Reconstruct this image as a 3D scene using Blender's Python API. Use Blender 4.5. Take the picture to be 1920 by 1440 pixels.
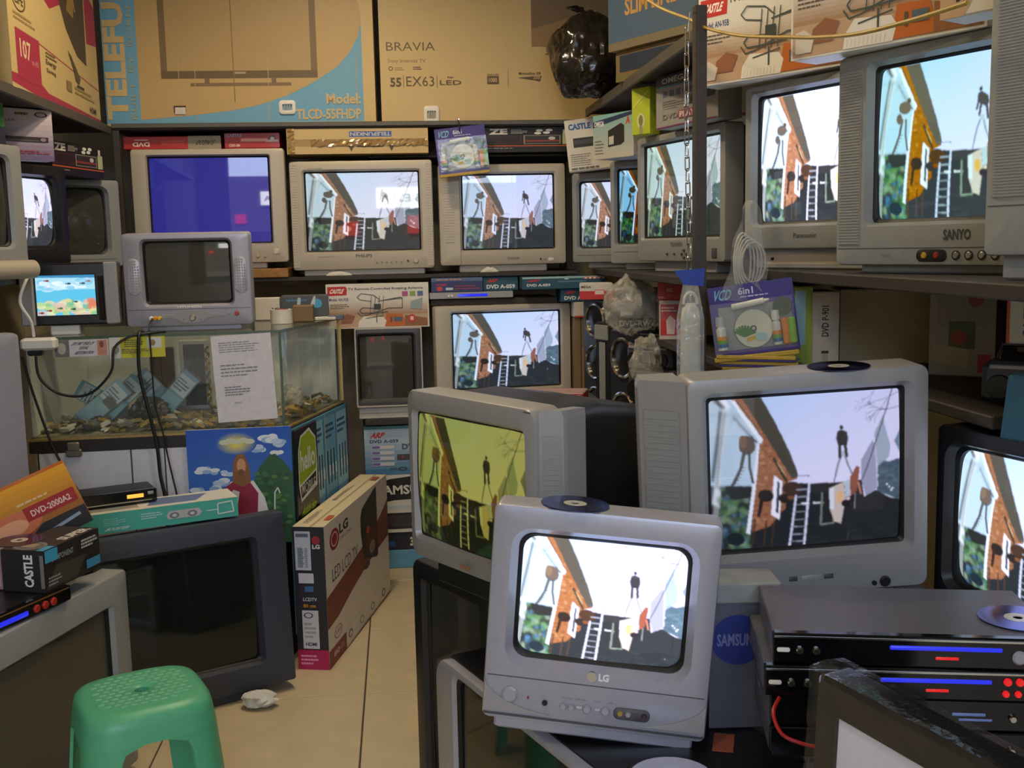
import bpy, bmesh, math, random
import numpy as np
from mathutils import Vector, Matrix, Euler, noise

for o in list(bpy.data.objects):
    bpy.data.objects.remove(o, do_unlink=True)
SC = bpy.context.scene
COL = SC.collection
R = math.radians
random.seed(7)


def S(r, g, b, a=1.0):
    """sRGB 0-255 to linear"""
    f = lambda v: (v / 255.0 / 12.92) if v / 255.0 <= .04045 else ((v / 255.0 + .055) / 1.055) ** 2.4
    return (f(r), f(g), f(b), a)


# ------------------------------------------------------------------ camera
cam_d = bpy.data.cameras.new('camera')
cam = bpy.data.objects.new('camera', cam_d)
COL.objects.link(cam)
cam_d.sensor_width = 36.0
cam_d.lens = 37.5
cam_d.clip_start = .05
CAM_Z = 1.45
_p, _y, _r = R(7.38), R(5.9), R(-1.21)          # looks down, turned right, rolled
fw = Vector((math.sin(_y) * math.cos(_p), math.cos(_y) * math.cos(_p), -math.sin(_p)))
rt = Vector((math.cos(_y), -math.sin(_y), 0))
up = rt.cross(fw)
rt2 = rt * math.cos(_r) + up * math.sin(_r)
up2 = up * math.cos(_r) - rt * math.sin(_r)
cam.matrix_world = Matrix(((rt2.x, up2.x, -fw.x, 0), (rt2.y, up2.y, -fw.y, 0), (rt2.z, up2.z, -fw.z, CAM_Z), (0, 0, 0, 1)))
SC.camera = cam

# ------------------------------------------------------------------ world, daylight, exposure
SC.view_settings.view_transform = 'Standard'
SC.view_settings.look = 'None'
SC.view_settings.gamma = 1.0
SC.view_settings.exposure = 0.0
try:
    SC.view_settings.use_curve_mapping = False
except Exception:
    pass
W = bpy.data.worlds.new('street_sky')
SC.world = W
W.use_nodes = True
bg = W.node_tree.nodes['Background']
bg.inputs[0].default_value = (.62, .78, 1.0, 1)
bg.inputs[1].default_value = .55


def area(name, loc, rot, sx, sy, power, col):
    l = bpy.data.lights.new(name, 'AREA')
    l.shape = 'RECTANGLE'
    l.size = sx
    l.size_y = sy
    l.energy = power
    l.color = col
    o = bpy.data.objects.new(name, l)
    COL.objects.link(o)
    o.location = loc
    o.rotation_euler = rot
    return o


# daylight from the street sky, coming in under the lintel of the open shop front behind the camera
area('shop_front_daylight', (0.05, -3.5, 3.25), (R(62), 0, 0), 3.2, 1.6, 215, (.60, .74, 1.0))
sun_d = bpy.data.lights.new('street_sun', 'SUN')
sun_d.energy = 13
sun_d.angle = R(.6)
sun_d.color = (1, .97, .92)
sun = bpy.data.objects.new('street_sun', sun_d)
COL.objects.link(sun)
sun.rotation_euler = (R(-40), 0, R(8))       # shines from over the roof onto the far side of the street


# ------------------------------------------------------------------ materials
MATS = {}


def nodes(m):
    m.use_nodes = True
    return m.node_tree.nodes, m.node_tree.links, m.node_tree.nodes['Principled BSDF']


def plastic(name, col, rough=.4, metal=0.0, var=.06, bump=.0, scale=60, spec=.5, coat=0):
    """plain coloured surface with faint procedural mottling"""
    if name in MATS:
        return MATS[name]
    m = bpy.data.materials.new(name)
    n, l, b = nodes(m)
    tc = n.new('ShaderNodeTexCoord')
    nz = n.new('ShaderNodeTexNoise')
    nz.inputs['Scale'].default_value = scale
    nz.inputs['Detail'].default_value = 4
    l.new(tc.outputs['Object'], nz.inputs['Vector'])
    rp = n.new('ShaderNodeValToRGB')
    c = col[:3]
    rp.color_ramp.elements[0].position = .3
    rp.color_ramp.elements[1].position = .7
    rp.color_ramp.elements[0].color = tuple(v * (1 - var) for v in c) + (1,)
    rp.color_ramp.elements[1].color = tuple(min(1, v * (1 + var)) for v in c) + (1,)
    l.new(nz.outputs['Fac'], rp.inputs[0])
    l.new(rp.outputs[0], b.inputs['Base Color'])
    b.inputs['Roughness'].default_value = rough
    b.inputs['Metallic'].default_value = metal
    b.inputs['Specular IOR Level'].default_value = spec
    b.inputs['Coat Weight'].default_value = coat
    if bump:
        bp = n.new('ShaderNodeBump')
        bp.inputs['Strength'].default_value = bump
        bp.inputs['Distance'].default_value = .002
        l.new(nz.outputs['Fac'], bp.inputs['Height'])
        l.new(bp.outputs[0], b.inputs['Normal'])
    MATS[name] = m
    return m


def attr_mat(name, rough=.5, var=.05, coat=0, scale=30):
    """surface whose ink colours come from the mesh colour attribute (printed board)"""
    if name in MATS:
        return MATS[name]
    m = bpy.data.materials.new(name)
    n, l, b = nodes(m)
    at = n.new('ShaderNodeAttribute')
    at.attribute_name = 'ink'
    tc = n.new('ShaderNodeTexCoord')
    nz = n.new('ShaderNodeTexNoise')
    nz.inputs['Scale'].default_value = scale
    nz.inputs['Detail'].default_value = 5
    l.new(tc.outputs['Object'], nz.inputs['Vector'])
    mr = n.new('ShaderNodeMapRange')
    mr.inputs['To Min'].default_value = 1 - var * 2
    mr.inputs['To Max'].default_value = 1 + var * 2
    l.new(nz.outputs['Fac'], mr.inputs['Value'])
    mx = n.new('ShaderNodeVectorMath')
    mx.operation = 'SCALE'
    l.new(at.outputs['Color'], mx.inputs[0])
    l.new(mr.outputs[0], mx.inputs['Scale'])
    l.new(mx.outputs[0], b.inputs['Base Color'])
    b.inputs['Roughness'].default_value = rough
    b.inputs['Coat Weight'].default_value = coat
    MATS[name] = m
    return m


def emit(name, col, strength=1.0):
    if name in MATS:
        return MATS[name]
    m = bpy.data.materials.new(name)
    n, l, b = nodes(m)
    b.inputs['Base Color'].default_value = (.01, .01, .01, 1)
    b.inputs['Emission Color'].default_value = col
    b.inputs['Emission Strength'].default_value = strength
    b.inputs['Roughness'].default_value = .2
    MATS[name] = m
    return m


def screen_mat(name, tint=(1, 1, 1), gain=1.0, gamma=1.0, sat=1.0, rough=.025):
    """lit picture tube: the broadcast picture glows through glossy glass"""
    if name in MATS:
        return MATS[name]
    m = bpy.data.materials.new(name)
    n, l, b = nodes(m)
    at = n.new('ShaderNodeAttribute')
    at.attribute_name = 'picture'
    hs = n.new('ShaderNodeHueSaturation')
    hs.inputs['Saturation'].default_value = sat
    l.new(at.outputs['Color'], hs.inputs['Color'])
    gm = n.new('ShaderNodeGamma')
    gm.inputs[1].default_value = gamma
    l.new(hs.outputs[0], gm.inputs[0])
    mx = n.new('ShaderNodeVectorMath')
    mx.operation = 'MULTIPLY'
    mx.inputs[1].default_value = tint
    l.new(gm.outputs[0], mx.inputs[0])
    b.inputs['Base Color'].default_value = (.012, .013, .014, 1)
    b.inputs['Roughness'].default_value = rough
    b.inputs['Specular IOR Level'].default_value = .5
    l.new(mx.outputs[0], b.inputs['Emission Color'])
    b.inputs['Emission Strength'].default_value = gain
    MATS[name] = m
    return m


def clear_mat(name, col, opacity=.12, rough=.08, wrinkle=0.0):
    """thin clear film or pane: mostly transparent with glossy reflections"""
    if name in MATS:
        return MATS[name]
    m = bpy.data.materials.new(name)
    m.use_nodes = True
    n, l = m.node_tree.nodes, m.node_tree.links
    n.clear()
    out = n.new('ShaderNodeOutputMaterial')
    tr = n.new('ShaderNodeBsdfTransparent')
    tr.inputs[0].default_value = (.97, .985, .975, 1)
    df = n.new('ShaderNodeBsdfDiffuse')
    df.inputs[0].default_value = col
    gl = n.new('ShaderNodeBsdfGlossy')
    gl.inputs['Roughness'].default_value = rough
    fr = n.new('ShaderNodeFresnel')
    fr.inputs[0].default_value = 1.5
    m1 = n.new('ShaderNodeMixShader')
    m1.inputs[0].default_value = opacity
    l.new(tr.outputs[0], m1.inputs[1])
    l.new(df.outputs[0], m1.inputs[2])
    ge = n.new('ShaderNodeNewGeometry')
    iv = n.new('ShaderNodeMath')
    iv.operation = 'SUBTRACT'
    iv.inputs[0].default_value = 1.0
    l.new(ge.outputs['Backfacing'], iv.inputs[1])
    mu = n.new('ShaderNodeMath')
    mu.operation = 'MULTIPLY'
    l.new(fr.outputs[0], mu.inputs[0])
    l.new(iv.outputs[0], mu.inputs[1])
    m2 = n.new('ShaderNodeMixShader')
    l.new(mu.outputs[0], m2.inputs[0])
    l.new(m1.outputs[0], m2.inputs[1])
    l.new(gl.outputs[0], m2.inputs[2])
    if wrinkle:
        tc = n.new('ShaderNodeTexCoord')
        nz = n.new('ShaderNodeTexNoise')
        nz.inputs['Scale'].default_value = 40
        nz.inputs['Detail'].default_value = 3
        l.new(tc.outputs['Object'], nz.inputs['Vector'])
        bp = n.new('ShaderNodeBump')
        bp.inputs['Strength'].default_value = wrinkle
        bp.inputs['Distance'].default_value = .01
        l.new(nz.outputs['Fac'], bp.inputs['Height'])
        for s in (gl, fr, df):
            l.new(bp.outputs[0], s.inputs['Normal'])
    l.new(m2.outputs[0], out.inputs[0])
    MATS[name] = m
    return m


SILVER = plastic('silver_plastic', S(154, 153, 154), .38, .15, .03)
SILVER_WARM = plastic('champagne_plastic', S(186, 176, 158), .42, .1, .03)
SILVER_COOL = plastic('cool_silver_plastic', S(164, 164, 176), .34, .25, .03)
GREY = plastic('grey_plastic', S(147, 149, 148), .45, .05, .04)
DGREY = plastic('dark_grey_plastic', S(70, 70, 74), .45, 0, .05)
SLATE = plastic('slate_plastic', S(58, 62, 76), .42, 0, .06)
BLACK = plastic('black_plastic', S(24, 24, 27), .35, 0, .1)
GLOSSBLACK = plastic('gloss_black_plastic', S(12, 12, 16), .1, 0, .1)
MASK = plastic('tube_mask_black', S(10, 10, 12), .5, 0, .1)
WHITE = plastic('white_plastic', S(225, 222, 214), .4, 0, .03)
CHROME = plastic('chrome_metal', S(200, 198, 190), .18, 1.0, .03)
STEEL = plastic('shelf_steel', S(92, 88, 80), .5, .3, .1)
DARKSTEEL = plastic('dark_upright_steel', S(66, 58, 50), .5, .2, .15)
DARKWOOD = plastic('dark_shelf_board', S(54, 48, 42), .6, 0, .2, .2)
WOOD = plastic('pale_wood', S(160, 115, 60), .6, 0, .2, .2)
RUBBER = plastic('cable_rubber', S(22, 22, 24), .5, 0, .1)
INK = attr_mat('printed_ink', .5, .03)
CARD = attr_mat('printed_card', .55, .05)
GLOSSCARD = attr_mat('glossy_card', .42, .04, .04)
GLASS = clear_mat('counter_glass', (.62, .72, .64, 1), .03, .012)
COVER = clear_mat('clear_cover_film', (.8, .82, .8, 1), .05, .1, .15)
FILM = clear_mat('clear_film', (.8, .8, .78, 1), .22, .15, .8)


# ------------------------------------------------------------------ mesh helpers
class MB:
    def __init__(s):
        s.v = []
        s.f = []
        s.c = []
        s.col = None

    def add(s, vs, fs, col=None):
        o = len(s.v)
        s.v += [tuple(p) for p in vs]
        s.f += [tuple(i + o for i in f) for f in fs]
        s.c += [col if col is not None else s.col] * len(fs)
        return s

    def box(s, x0, y0, z0, x1, y1, z1, col=None):
        v = [(x0, y0, z0), (x1, y0, z0), (x1, y1, z0), (x0, y1, z0), (x0, y0, z1), (x1, y0, z1), (x1, y1, z1), (x0, y1, z1)]
        return s.add(v, [(3, 2, 1, 0), (4, 5, 6, 7), (0, 1, 5, 4), (1, 2, 6, 5), (2, 3, 7, 6), (3, 0, 4, 7)], col)

    def rbox(s, x0, y0, z0, x1, y1, z1, b=.004, col=None):
        """box with chamfered edges"""
        b = min(b, (x1 - x0) * .3, (y1 - y0) * .3, (z1 - z0) * .3)
        lp = []
        for z, i in ((z0, b), (z0 + b, 0), (z1 - b, 0), (z1, b)):
            lp.append(rr(x0 + i, y0 + i, x1 - i, y1 - i, b, 1, z))
        return s.loft(lp, True, True, col)

    def loft(s, loops, cap0=False, cap1=False, col=None, closed=True):
        n = len(loops[0])
        vs = [p for L in loops for p in L]
        fs = []
        for k in range(len(loops) - 1):
            for i in range(n if closed else n - 1):
                j = (i + 1) % n
                fs.append((k * n + i, k * n + j, (k + 1) * n + j, (k + 1) * n + i))
        if cap0:
            fs.append(tuple(range(n - 1, -1, -1)))
        if cap1:
            fs.append(tuple((len(loops) - 1) * n + i for i in range(n)))
        return s.add(vs, fs, col)

    def cyl(s, p0, p1, r0, r1=None, n=16, col=None, caps=True):
        r1 = r0 if r1 is None else r1
        p0, p1 = Vector(p0), Vector(p1)
        d = (p1 - p0).normalized()
        a = d.orthogonal().normalized()
        b = d.cross(a)
        L = [[tuple(p + (a * math.cos(t) + b * math.sin(t)) * r) for t in [2 * math.pi * k / n for k in range(n)]] for p, r in ((p0, r0), (p1, r1))]
        return s.loft(L, caps, caps, col)

    def tube(s, pts, r, n=8, col=None, closed=False):
        P = [Vector(p) for p in pts]
        loops = []
        a = None
        for i, p in enumerate(P):
            q0 = P[i - 1] if i > 0 else (P[-1] if closed else p)
            q1 = P[i + 1] if i < len(P) - 1 else (P[0] if closed else p)
            d = (q1 - q0).normalized()
            if a is None:
                a = d.orthogonal().normalized()
            a = (a - d * a.dot(d)).normalized()
            b = d.cross(a)
            loops.append([tuple(p + (a * math.cos(t) + b * math.sin(t)) * r) for t in [2 * math.pi * k / n for k in range(n)]])
        if closed:
            loops.append(loops[0])
        return s.loft(loops, not closed, not closed, col)

    def lathe(s, prof, n=32, col=None):
        """prof: list of (r, z)"""
        L = [[(r * math.cos(2 * math.pi * k / n), r * math.sin(2 * math.pi * k / n), z) for k in range(n)] for r, z in prof]
        return s.loft(L, prof[0][0] > 1e-6, prof[-1][0] > 1e-6, col)

    def mesh(s, name, smooth=False, recalc=True):
        me = bpy.data.meshes.new(name)
        me.from_pydata(s.v, [], s.f)
        if any(c is not None for c in s.c):
            at = me.color_attributes.new('ink', 'FLOAT_COLOR', 'CORNER')
            arr = []
            for f, c in zip(s.f, s.c):
                arr += list(c or (.5, .5, .5, 1)) * len(f)
            at.data.foreach_set('color', arr)
        if recalc:
            bm = bmesh.new()
            bm.from_mesh(me)
            bmesh.ops.recalc_face_normals(bm, faces=bm.faces)
            bm.to_mesh(me)
            bm.free()
        me.update()
        if smooth:
            me.polygons.foreach_set('use_smooth', [True] * len(me.polygons))
            try:
                me.set_sharp_from_angle(angle=R(38))
            except Exception:
                pass
        return me

    def build(s, name, mat, parent=None, smooth=False, loc=None, rot=None):
        return ob(name, s.mesh(name, smooth), mat, parent, loc, rot)


def ob(name, me, mat, parent=None, loc=None, rot=None):
    o = bpy.data.objects.new(name, me)
    COL.objects.link(o)
    if mat is not None:
        if len(me.materials) == 0:
            me.materials.append(mat)
        elif me.materials[0] != mat:
            o.material_slots[0].link = 'OBJECT'
            o.material_slots[0].material = mat
    if parent is not None:
        o.parent = parent
    if loc is not None:
        o.location = loc
    if rot is not None:
        o.rotation_euler = rot
    return o


def rr(x0, y0, x1, y1, r, n=4, z=None, plane='xy'):
    """rounded rectangle loop; plane 'xy' at height z or 'xz' at depth z"""
    r = max(1e-5, min(r, (x1 - x0) / 2 - 1e-5, (y1 - y0) / 2 - 1e-5))
    out = []
    for cx, cy, a in ((x1 - r, y1 - r, 0), (x0 + r, y1 - r, 90), (x0 + r, y0 + r, 180), (x1 - r, y0 + r, 270)):
        for k in range(n + 1):
            t = R(a + 90 * k / n)
            p = (cx + r * math.cos(t), cy + r * math.sin(t))
            out.append((p[0], p[1], z) if plane == 'xy' else (p[0], z, p[1]))
    return out


def thing(name, label, cat, loc=(0, 0, 0), yaw=0, roll=0, tilt=0, group=None):
    o = bpy.data.objects.new(name, None)
    COL.objects.link(o)
    o.empty_display_size = .05
    o.location = loc
    o.rotation_euler = (R(tilt), R(roll), R(yaw))
    return tag(o, label, cat, group)


def tag(o, label, cat, group=None):
    o['label'] = label
    o['category'] = cat
    if group:
        o['group'] = group
    return o


def struct(o):
    o['kind'] = 'structure'
    return o


def at(T, x, y, z):
    """a point of thing T's own frame in room coordinates"""
    M = Matrix.Translation(T.location) @ T.rotation_euler.to_matrix().to_4x4()
    return M @ Vector((x, y, z))


# ------------------------------------------------------------------ flat print
TXT = {}


def text_shape(s, bold=0):
    k = (s, bold)
    if k not in TXT:
        c = bpy.data.curves.new('t', 'FONT')
        c.body = s
        c.offset = bold
        c.resolution_u = 2
        o = bpy.data.objects.new('t', c)
        me = bpy.data.meshes.new_from_object(o)
        v = np.array([q.co[:2] for q in me.vertices]) if len(me.vertices) else np.zeros((1, 2))
        f = [tuple(p.vertices) for p in me.polygons]
        lo, hi = v.min(0), v.max(0)
        v = (v - lo) / np.maximum(hi - lo, 1e-6)
        bpy.data.objects.remove(o)
        bpy.data.curves.remove(c)
        bpy.data.meshes.remove(me)
        TXT[k] = (v, f)
    return TXT[k]


class Art:
    """ink laid on one flat face; coordinates are fractions of the face (0..1, origin lower left)"""
    def __init__(s, w, h):
        s.w, s.h = w, h
        s.p = []
        s.k = 0

    def poly(s, pts, col):
        s.k += 1
        s.p.append((np.array(pts, float), [tuple(range(len(pts)))], col, s.k))
        return s

    def rect(s, x0, y0, x1, y1, col):
        return s.poly([(x0, y0), (x1, y0), (x1, y1), (x0, y1)], col)

    def oval(s, cx, cy, rx, ry, col, n=24):
        return s.poly([(cx + rx * math.cos(2 * math.pi * k / n), cy + ry * math.sin(2 * math.pi * k / n)) for k in range(n)], col)

    def ring(s, cx, cy, rx, ry, t, col, n=24):
        a = [(cx + rx * math.cos(2 * math.pi * k / n), cy + ry * math.sin(2 * math.pi * k / n)) for k in range(n)]
        b = [(cx + rx * t * math.cos(2 * math.pi * k / n), cy + ry * t * math.sin(2 * math.pi * k / n)) for k in range(n)]
        s.k += 1
        s.p.append((np.array(a + b), [(i, (i + 1) % n, n + (i + 1) % n, n + i) for i in range(n)], col, s.k))
        return s

    def line(s, pts, wd, col):
        """stroke; wd in fractions of the height"""
        asp = s.w / s.h
        s.k += 1
        for a, b in zip(pts[:-1], pts[1:]):
            d = np.array([(b[0] - a[0]) * asp, b[1] - a[1]])
            L = np.hypot(*d) + 1e-9
            nrm = np.array([-d[1] / L / asp, d[0] / L]) * wd / 2
            a_, b_ = np.array(a), np.array(b)
            s.p.append((np.array([a_ - nrm, b_ - nrm, b_ + nrm, a_ + nrm]), [(0, 1, 2, 3)], col, s.k))
        return s

    def grad(s, x0, y0, x1, y1, c0, c1, n=12, vertical=True):
        s.k += 1
        for i in range(n):
            t = (i + .5) / n
            c = tuple(a + (b - a) * t for a, b in zip(c0, c1))
            if vertical:
                ya, yb = y0 + (y1 - y0) * i / n, y0 + (y1 - y0) * (i + 1) / n
                q = [(x0, ya), (x1, ya), (x1, yb), (x0, yb)]
            else:
                xa, xb = x0 + (x1 - x0) * i / n, x0 + (x1 - x0) * (i + 1) / n
                q = [(xa, y0), (xb, y0), (xb, y1), (xa, y1)]
            s.p.append((np.array(q), [(0, 1, 2, 3)], c, s.k))
        return s

    def text(s, t, x0, y0, x1, y1, col, rot=0, bold=.01, slant=0):
        v, f = text_shape(t, bold)
        v = v.copy()
        if slant:
            v[:, 0] += slant * v[:, 1]
            v[:, 0] /= (1 + slant)
        if rot == 180:
            v = 1 - v
        elif rot == 90:
            v = np.stack([1 - v[:, 1], v[:, 0]], -1)
        elif rot == 270:
            v = np.stack([v[:, 1], 1 - v[:, 0]], -1)
        s.k += 1
        s.p.append((np.stack([x0 + (x1 - x0) * v[:, 0], y0 + (y1 - y0) * v[:, 1]], -1), f, col, s.k))
        return s

    def lines_of_print(s, x0, y0, x1, y1, n, col, wd=.5, rnd=None):
        """rows of print too small to read"""
        r = rnd or random.Random(n)
        for i in range(n):
            y = y0 + (y1 - y0) * (i + .25) / n
            e = x0 + (x1 - x0) * r.uniform(.55, 1)
            x = x0
            while x < e:
                x2 = min(e, x + (x1 - x0) * r.uniform(.05, .16))
                s.rect(x, y, x2, y + (y1 - y0) / n * wd, col)
                x = x2 + (x1 - x0) * .02
            s.k -= 0
        return s

    def build(s, parent, face, dims, name='printed_artwork', mat=None, lift=.0006):
        w, d, h = dims
        O = {'front': ((-w / 2, 0, 0), (1, 0, 0), (0, 0, 1), (0, -1, 0)),
             'right': ((w / 2, 0, 0), (0, 1, 0), (0, 0, 1), (1, 0, 0)),
             'left': ((-w / 2, d, 0), (0, -1, 0), (0, 0, 1), (-1, 0, 0)),
             'top': ((-w / 2, 0, h), (1, 0, 0), (0, 1, 0), (0, 0, 1))}[face]
        o, u, v, n = [np.array(a, float) for a in O]
        mb = MB()
        step = min(.00012, .0030 / max(1, s.k))
        for P, F, c, k in s.p:
            pts = o + np.outer(P[:, 0] * s.w, u) + np.outer(P[:, 1] * s.h, v) + n * (lift + step * k)
            mb.add(pts.tolist(), F, c)
        return mb.build(name, mat or INK, parent)


def art(w, h):
    return Art(w, h)


def carton(name, label, cat, x, y, z, yaw, w, h, d, col, roll=0, tilt=0, top=None, side=None, front=None, right=None, left=None, topart=None, group=None, mat=None, tape=None):
    """closed printed box; (x, y, z) is the bottom centre of its front face"""
    T = thing(name, label, cat, (x, y, z), yaw, roll, tilt, group)
    mb = MB()
    b = min(.003, d * .1)
    cs, ct = side or col, top or col
    lp = []
    for zz, i in ((0, b), (b, 0), (h - b, 0), (h, b)):
        lp.append([(-w / 2 + i, i, zz), (w / 2 - i, i, zz), (w / 2 - i, d - i, zz), (-w / 2 + i, d - i, zz)])
    fs_col = [col, cs, cs, cs]
    for k in range(3):
        for i in range(4):
            j = (i + 1) % 4
            mb.add([lp[k][i], lp[k][j], lp[k + 1][j], lp[k + 1][i]], [(0, 1, 2, 3)], fs_col[i] if k < 2 else (ct if k == 2 else cs))
    mb.add(lp[0], [(3, 2, 1, 0)], cs)
    mb.add(lp[3], [(0, 1, 2, 3)], ct)
    mb.build('carton_body', mat or CARD, T)
    dm = (w, d, h)
    for fn, a in (('front', front), ('right', right), ('left', left), ('top', topart)):
        if a:
            A = Art(w if fn in ('front', 'top') else d, h if fn != 'top' else d)
            a(A)
            A.build(T, fn, dm)
    if tape:
        t = MB()
        t.box(-w / 2 + .001, d * tape - .02, h - .0005, w / 2 - .001, d * tape + .02, h + .0006)
        t.build('sealing_tape', plastic('brown_tape', S(150, 128, 86), .2), T)
    return T

# ------------------------------------------------------------------ broadcast pictures (flat screen content)
GW, GH = 320, 240


class Canvas:
    def __init__(s):
        xs, ys = np.meshgrid((np.arange(GW) + .5) / GW, (np.arange(GH) + .5) / GH)
        s.u, s.v = xs, ys                       # v runs down
        s.im = np.zeros((GH, GW, 3))
        t = xs
        s.X = 55 + 1525 * xs                    # sketch grid the picture was drawn on
        s.Y = (140 - 115 * t) + ys * (1270 - 50 * t)

    def inside(s, P):
        X, Y = s.X, s.Y
        m = np.zeros(X.shape, bool)
        n = len(P)
        for i in range(n):
            x0, y0 = P[i]
            x1, y1 = P[(i + 1) % n]
            if y0 == y1:
                continue
            c = ((y0 > Y) != (y1 > Y)) & (X < (x1 - x0) * (Y - y0) / (y1 - y0) + x0)
            m ^= c
        return m

    def put(s, m, c, a=1.0):
        c = np.array(S(*c)[:3])
        s.im[m] = s.im[m] * (1 - a) + c * a

    def poly(s, P, c, a=1.0):
        s.put(s.inside(P), c, a)

    def oval(s, x, y, rx, ry, c, a=1.0):
        s.put(((s.X - x) / rx) ** 2 + ((s.Y - y) / ry) ** 2 < 1, c, a)

    def line(s, pts, w, c, a=1.0):
        for (x0, y0), (x1, y1) in zip(pts[:-1], pts[1:]):
            dx, dy = x1 - x0, y1 - y0
            L = dx * dx + dy * dy + 1e-9
            t = np.clip(((s.X - x0) * dx + (s.Y - y0) * dy) / L, 0, 1)
            s.put(np.hypot(s.X - x0 - t * dx, s.Y - y0 - t * dy) < w / 2, c, a)


def soften(im, k):
    for _ in range(k):
        p = np.pad(im, ((1, 1), (1, 1), (0, 0)), 'edge')
        im = (p[:-2, 1:-1] + 2 * p[1:-1, 1:-1] + p[2:, 1:-1]) / 4
        p = np.pad(im, ((0, 0), (1, 1), (0, 0)), 'edge')
        im = (p[:, :-2] + 2 * p[:, 1:-1] + p[:, 2:]) / 4
    return im


def house_picture(bend):
    c = Canvas()
    rg = random.Random(3)
    a, b, d = [np.array(S(*k)[:3]) for k in ((172, 204, 242), (206, 204, 238), (214, 212, 240))]
    t = np.clip(c.u * 1.3 - .35, 0, 1)[..., None]
    t2 = np.clip(c.v * 1.6, 0, 1)[..., None]
    c.im[:] = (a * (1 - t) + b * t) * (1 - t2) + d * t2
    # bare branches
    def branch(x, y, ang, L, w, k):
        x2, y2 = x + L * math.cos(ang), y + L * math.sin(ang)
        c.line([(x, y), (x2, y2)], w, (118, 122, 150), .75)
        if k:
            for q in range(2):
                branch(x2, y2, ang + rg.uniform(-.7, .7), L * rg.uniform(.6, .85), w * .75, k - 1)
    branch(1580, 60, 2.6, 120, 8, 4)
    branch(1580, 180, 2.9, 110, 8, 4)
    branch(1400, 20, 2.2, 70, 6, 3)
    # far trees, flags
    c.poly([(1580, 330), (1520, 460), (1555, 520), (1600, 640)], (112, 134, 152))
    c.poly([(1385, 650), (1440, 615), (1490, 622), (1530, 600), (1610, 585), (1610, 940), (1380, 860)], (74, 98, 112))
    for k in range(40):
        c.oval(rg.uniform(1390, 1600), rg.uniform(620, 900), 25, 14, rg.choice([(60, 84, 96), (92, 118, 130), (66, 86, 100)]), .6)
    for x, y in ((1480, 820), (1510, 832), (1460, 800), (1500, 850), (1385, 735)):
        c.oval(x, y, 9, 7, (215, 225, 240))
    c.poly([(1430, 255), (1360, 400), (1370, 500), (1385, 660), (1470, 590), (1490, 500), (1450, 360)], (138, 160, 176), .85)
    c.poly([(1345, 445), (1368, 500), (1385, 830), (1290, 905), (1250, 760), (1250, 610)], (150, 152, 180))
    c.line([(1520, 30), (1440, 260), (1365, 480), (1262, 760)], 9, (70, 74, 88))
    c.line([(1368, 500), (1385, 820)], 8, (190, 195, 210))
    # dark hall and yard
    c.poly([(60, 850), (180, 845), (390, 842), (640, 800), (840, 805), (1100, 788), (1255, 765), (1275, 905), (1370, 850), (1480, 905), (1620, 930), (1620, 1450), (40, 1450)], (34, 38, 42))
    c.poly([(840, 805), (1100, 788), (1180, 800), (1180, 860), (840, 870)], (44, 44, 46))
    for k in range(60):
        c.oval(rg.uniform(850, 1580), rg.uniform(1120, 1400), 40, 14, rg.choice([(38, 46, 46), (30, 34, 38), (46, 50, 52)]), .5)
    # pale bay of the house with columns
    c.poly([(40, 130), (245, 135), (475, 480), (440, 500), (385, 842), (50, 850)], (172, 198, 216))
    c.poly([(90, 135), (150, 135), (215, 215), (170, 220)], (78, 78, 76))
    c.poly([(150, 135), (205, 130), (240, 200), (222, 240)], (226, 232, 240))
    c.poly([(185, 225), (222, 225), (150, 700), (140, 1040), (78, 1000), (110, 760)], (206, 214, 220))
    c.line([(165, 250), (85, 800)], 26, (78, 88, 88))
    c.line([(200, 250), (140, 640), (115, 860)], 12, (98, 108, 104))
    c.line([(60, 275), (320, 262)], 5, (120, 130, 138))
    c.line([(260, 285), (430, 480)], 14, (84, 82, 84))
    c.line([(232, 330), (320, 270)], 5, (110, 120, 128))
    # planting below
    for k in range(170):
        c.oval(rg.uniform(130, 360), rg.uniform(860, 1380), rg.uniform(10, 24), rg.uniform(10, 34),
               rg.choice([(56, 104, 58), (40, 66, 44), (92, 138, 78), (74, 116, 150), (30, 40, 40), (130, 150, 120), (58, 92, 120)]), .7)
    g = (slice(None), slice(0, int(GW * .22)))
    c.im[g] = soften(c.im[g], 6)
    c.poly([(185, 845), (392, 842), (390, 925), (250, 960), (190, 900)], (34, 36, 36))
    c.oval(260, 1290, 70, 55, (24, 36, 44))
    c.line([(110, 1030), (70, 1410)], 40, (160, 170, 168), .6)
    # brick gable, eaves
    c.poly([(240, 128), (335, 128), (745, 762), (670, 800), (650, 1010), (520, 1170), (385, 1225), (440, 500), (480, 485)], (150, 92, 52))
    for k in range(260):
        x, y = rg.uniform(300, 720), rg.uniform(200, 1210)
        m = c.inside([(300, 200), (335, 128), (745, 762), (670, 800), (650, 1010), (520, 1170), (385, 1225), (440, 500), (480, 485)])
        e = (((c.X - x) / rg.uniform(8, 24)) ** 2 + ((c.Y - y) / rg.uniform(5, 12)) ** 2 < 1) & m
        c.put(e, rg.choice([(108, 62, 34), (176, 118, 72), (132, 78, 46), (188, 138, 96)]), .6)
    c.poly([(330, 128), (478, 118), (620, 400), (690, 560), (755, 748), (700, 765), (520, 460)], (74, 70, 60))
    c.poly([(240, 150), (272, 148), (487, 462), (465, 492)], (222, 230, 238))
    c.line([(290, 150), (470, 430)], 8, (80, 60, 48))
    c.poly([(436, 495), (458, 488), (372, 1242), (342, 1232)], (218, 224, 236))
    c.line([(560, 610), (660, 790)], 22, (60, 48, 38))
    c.line([(590, 640), (650, 740)], 8, (196, 170, 120))
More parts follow.
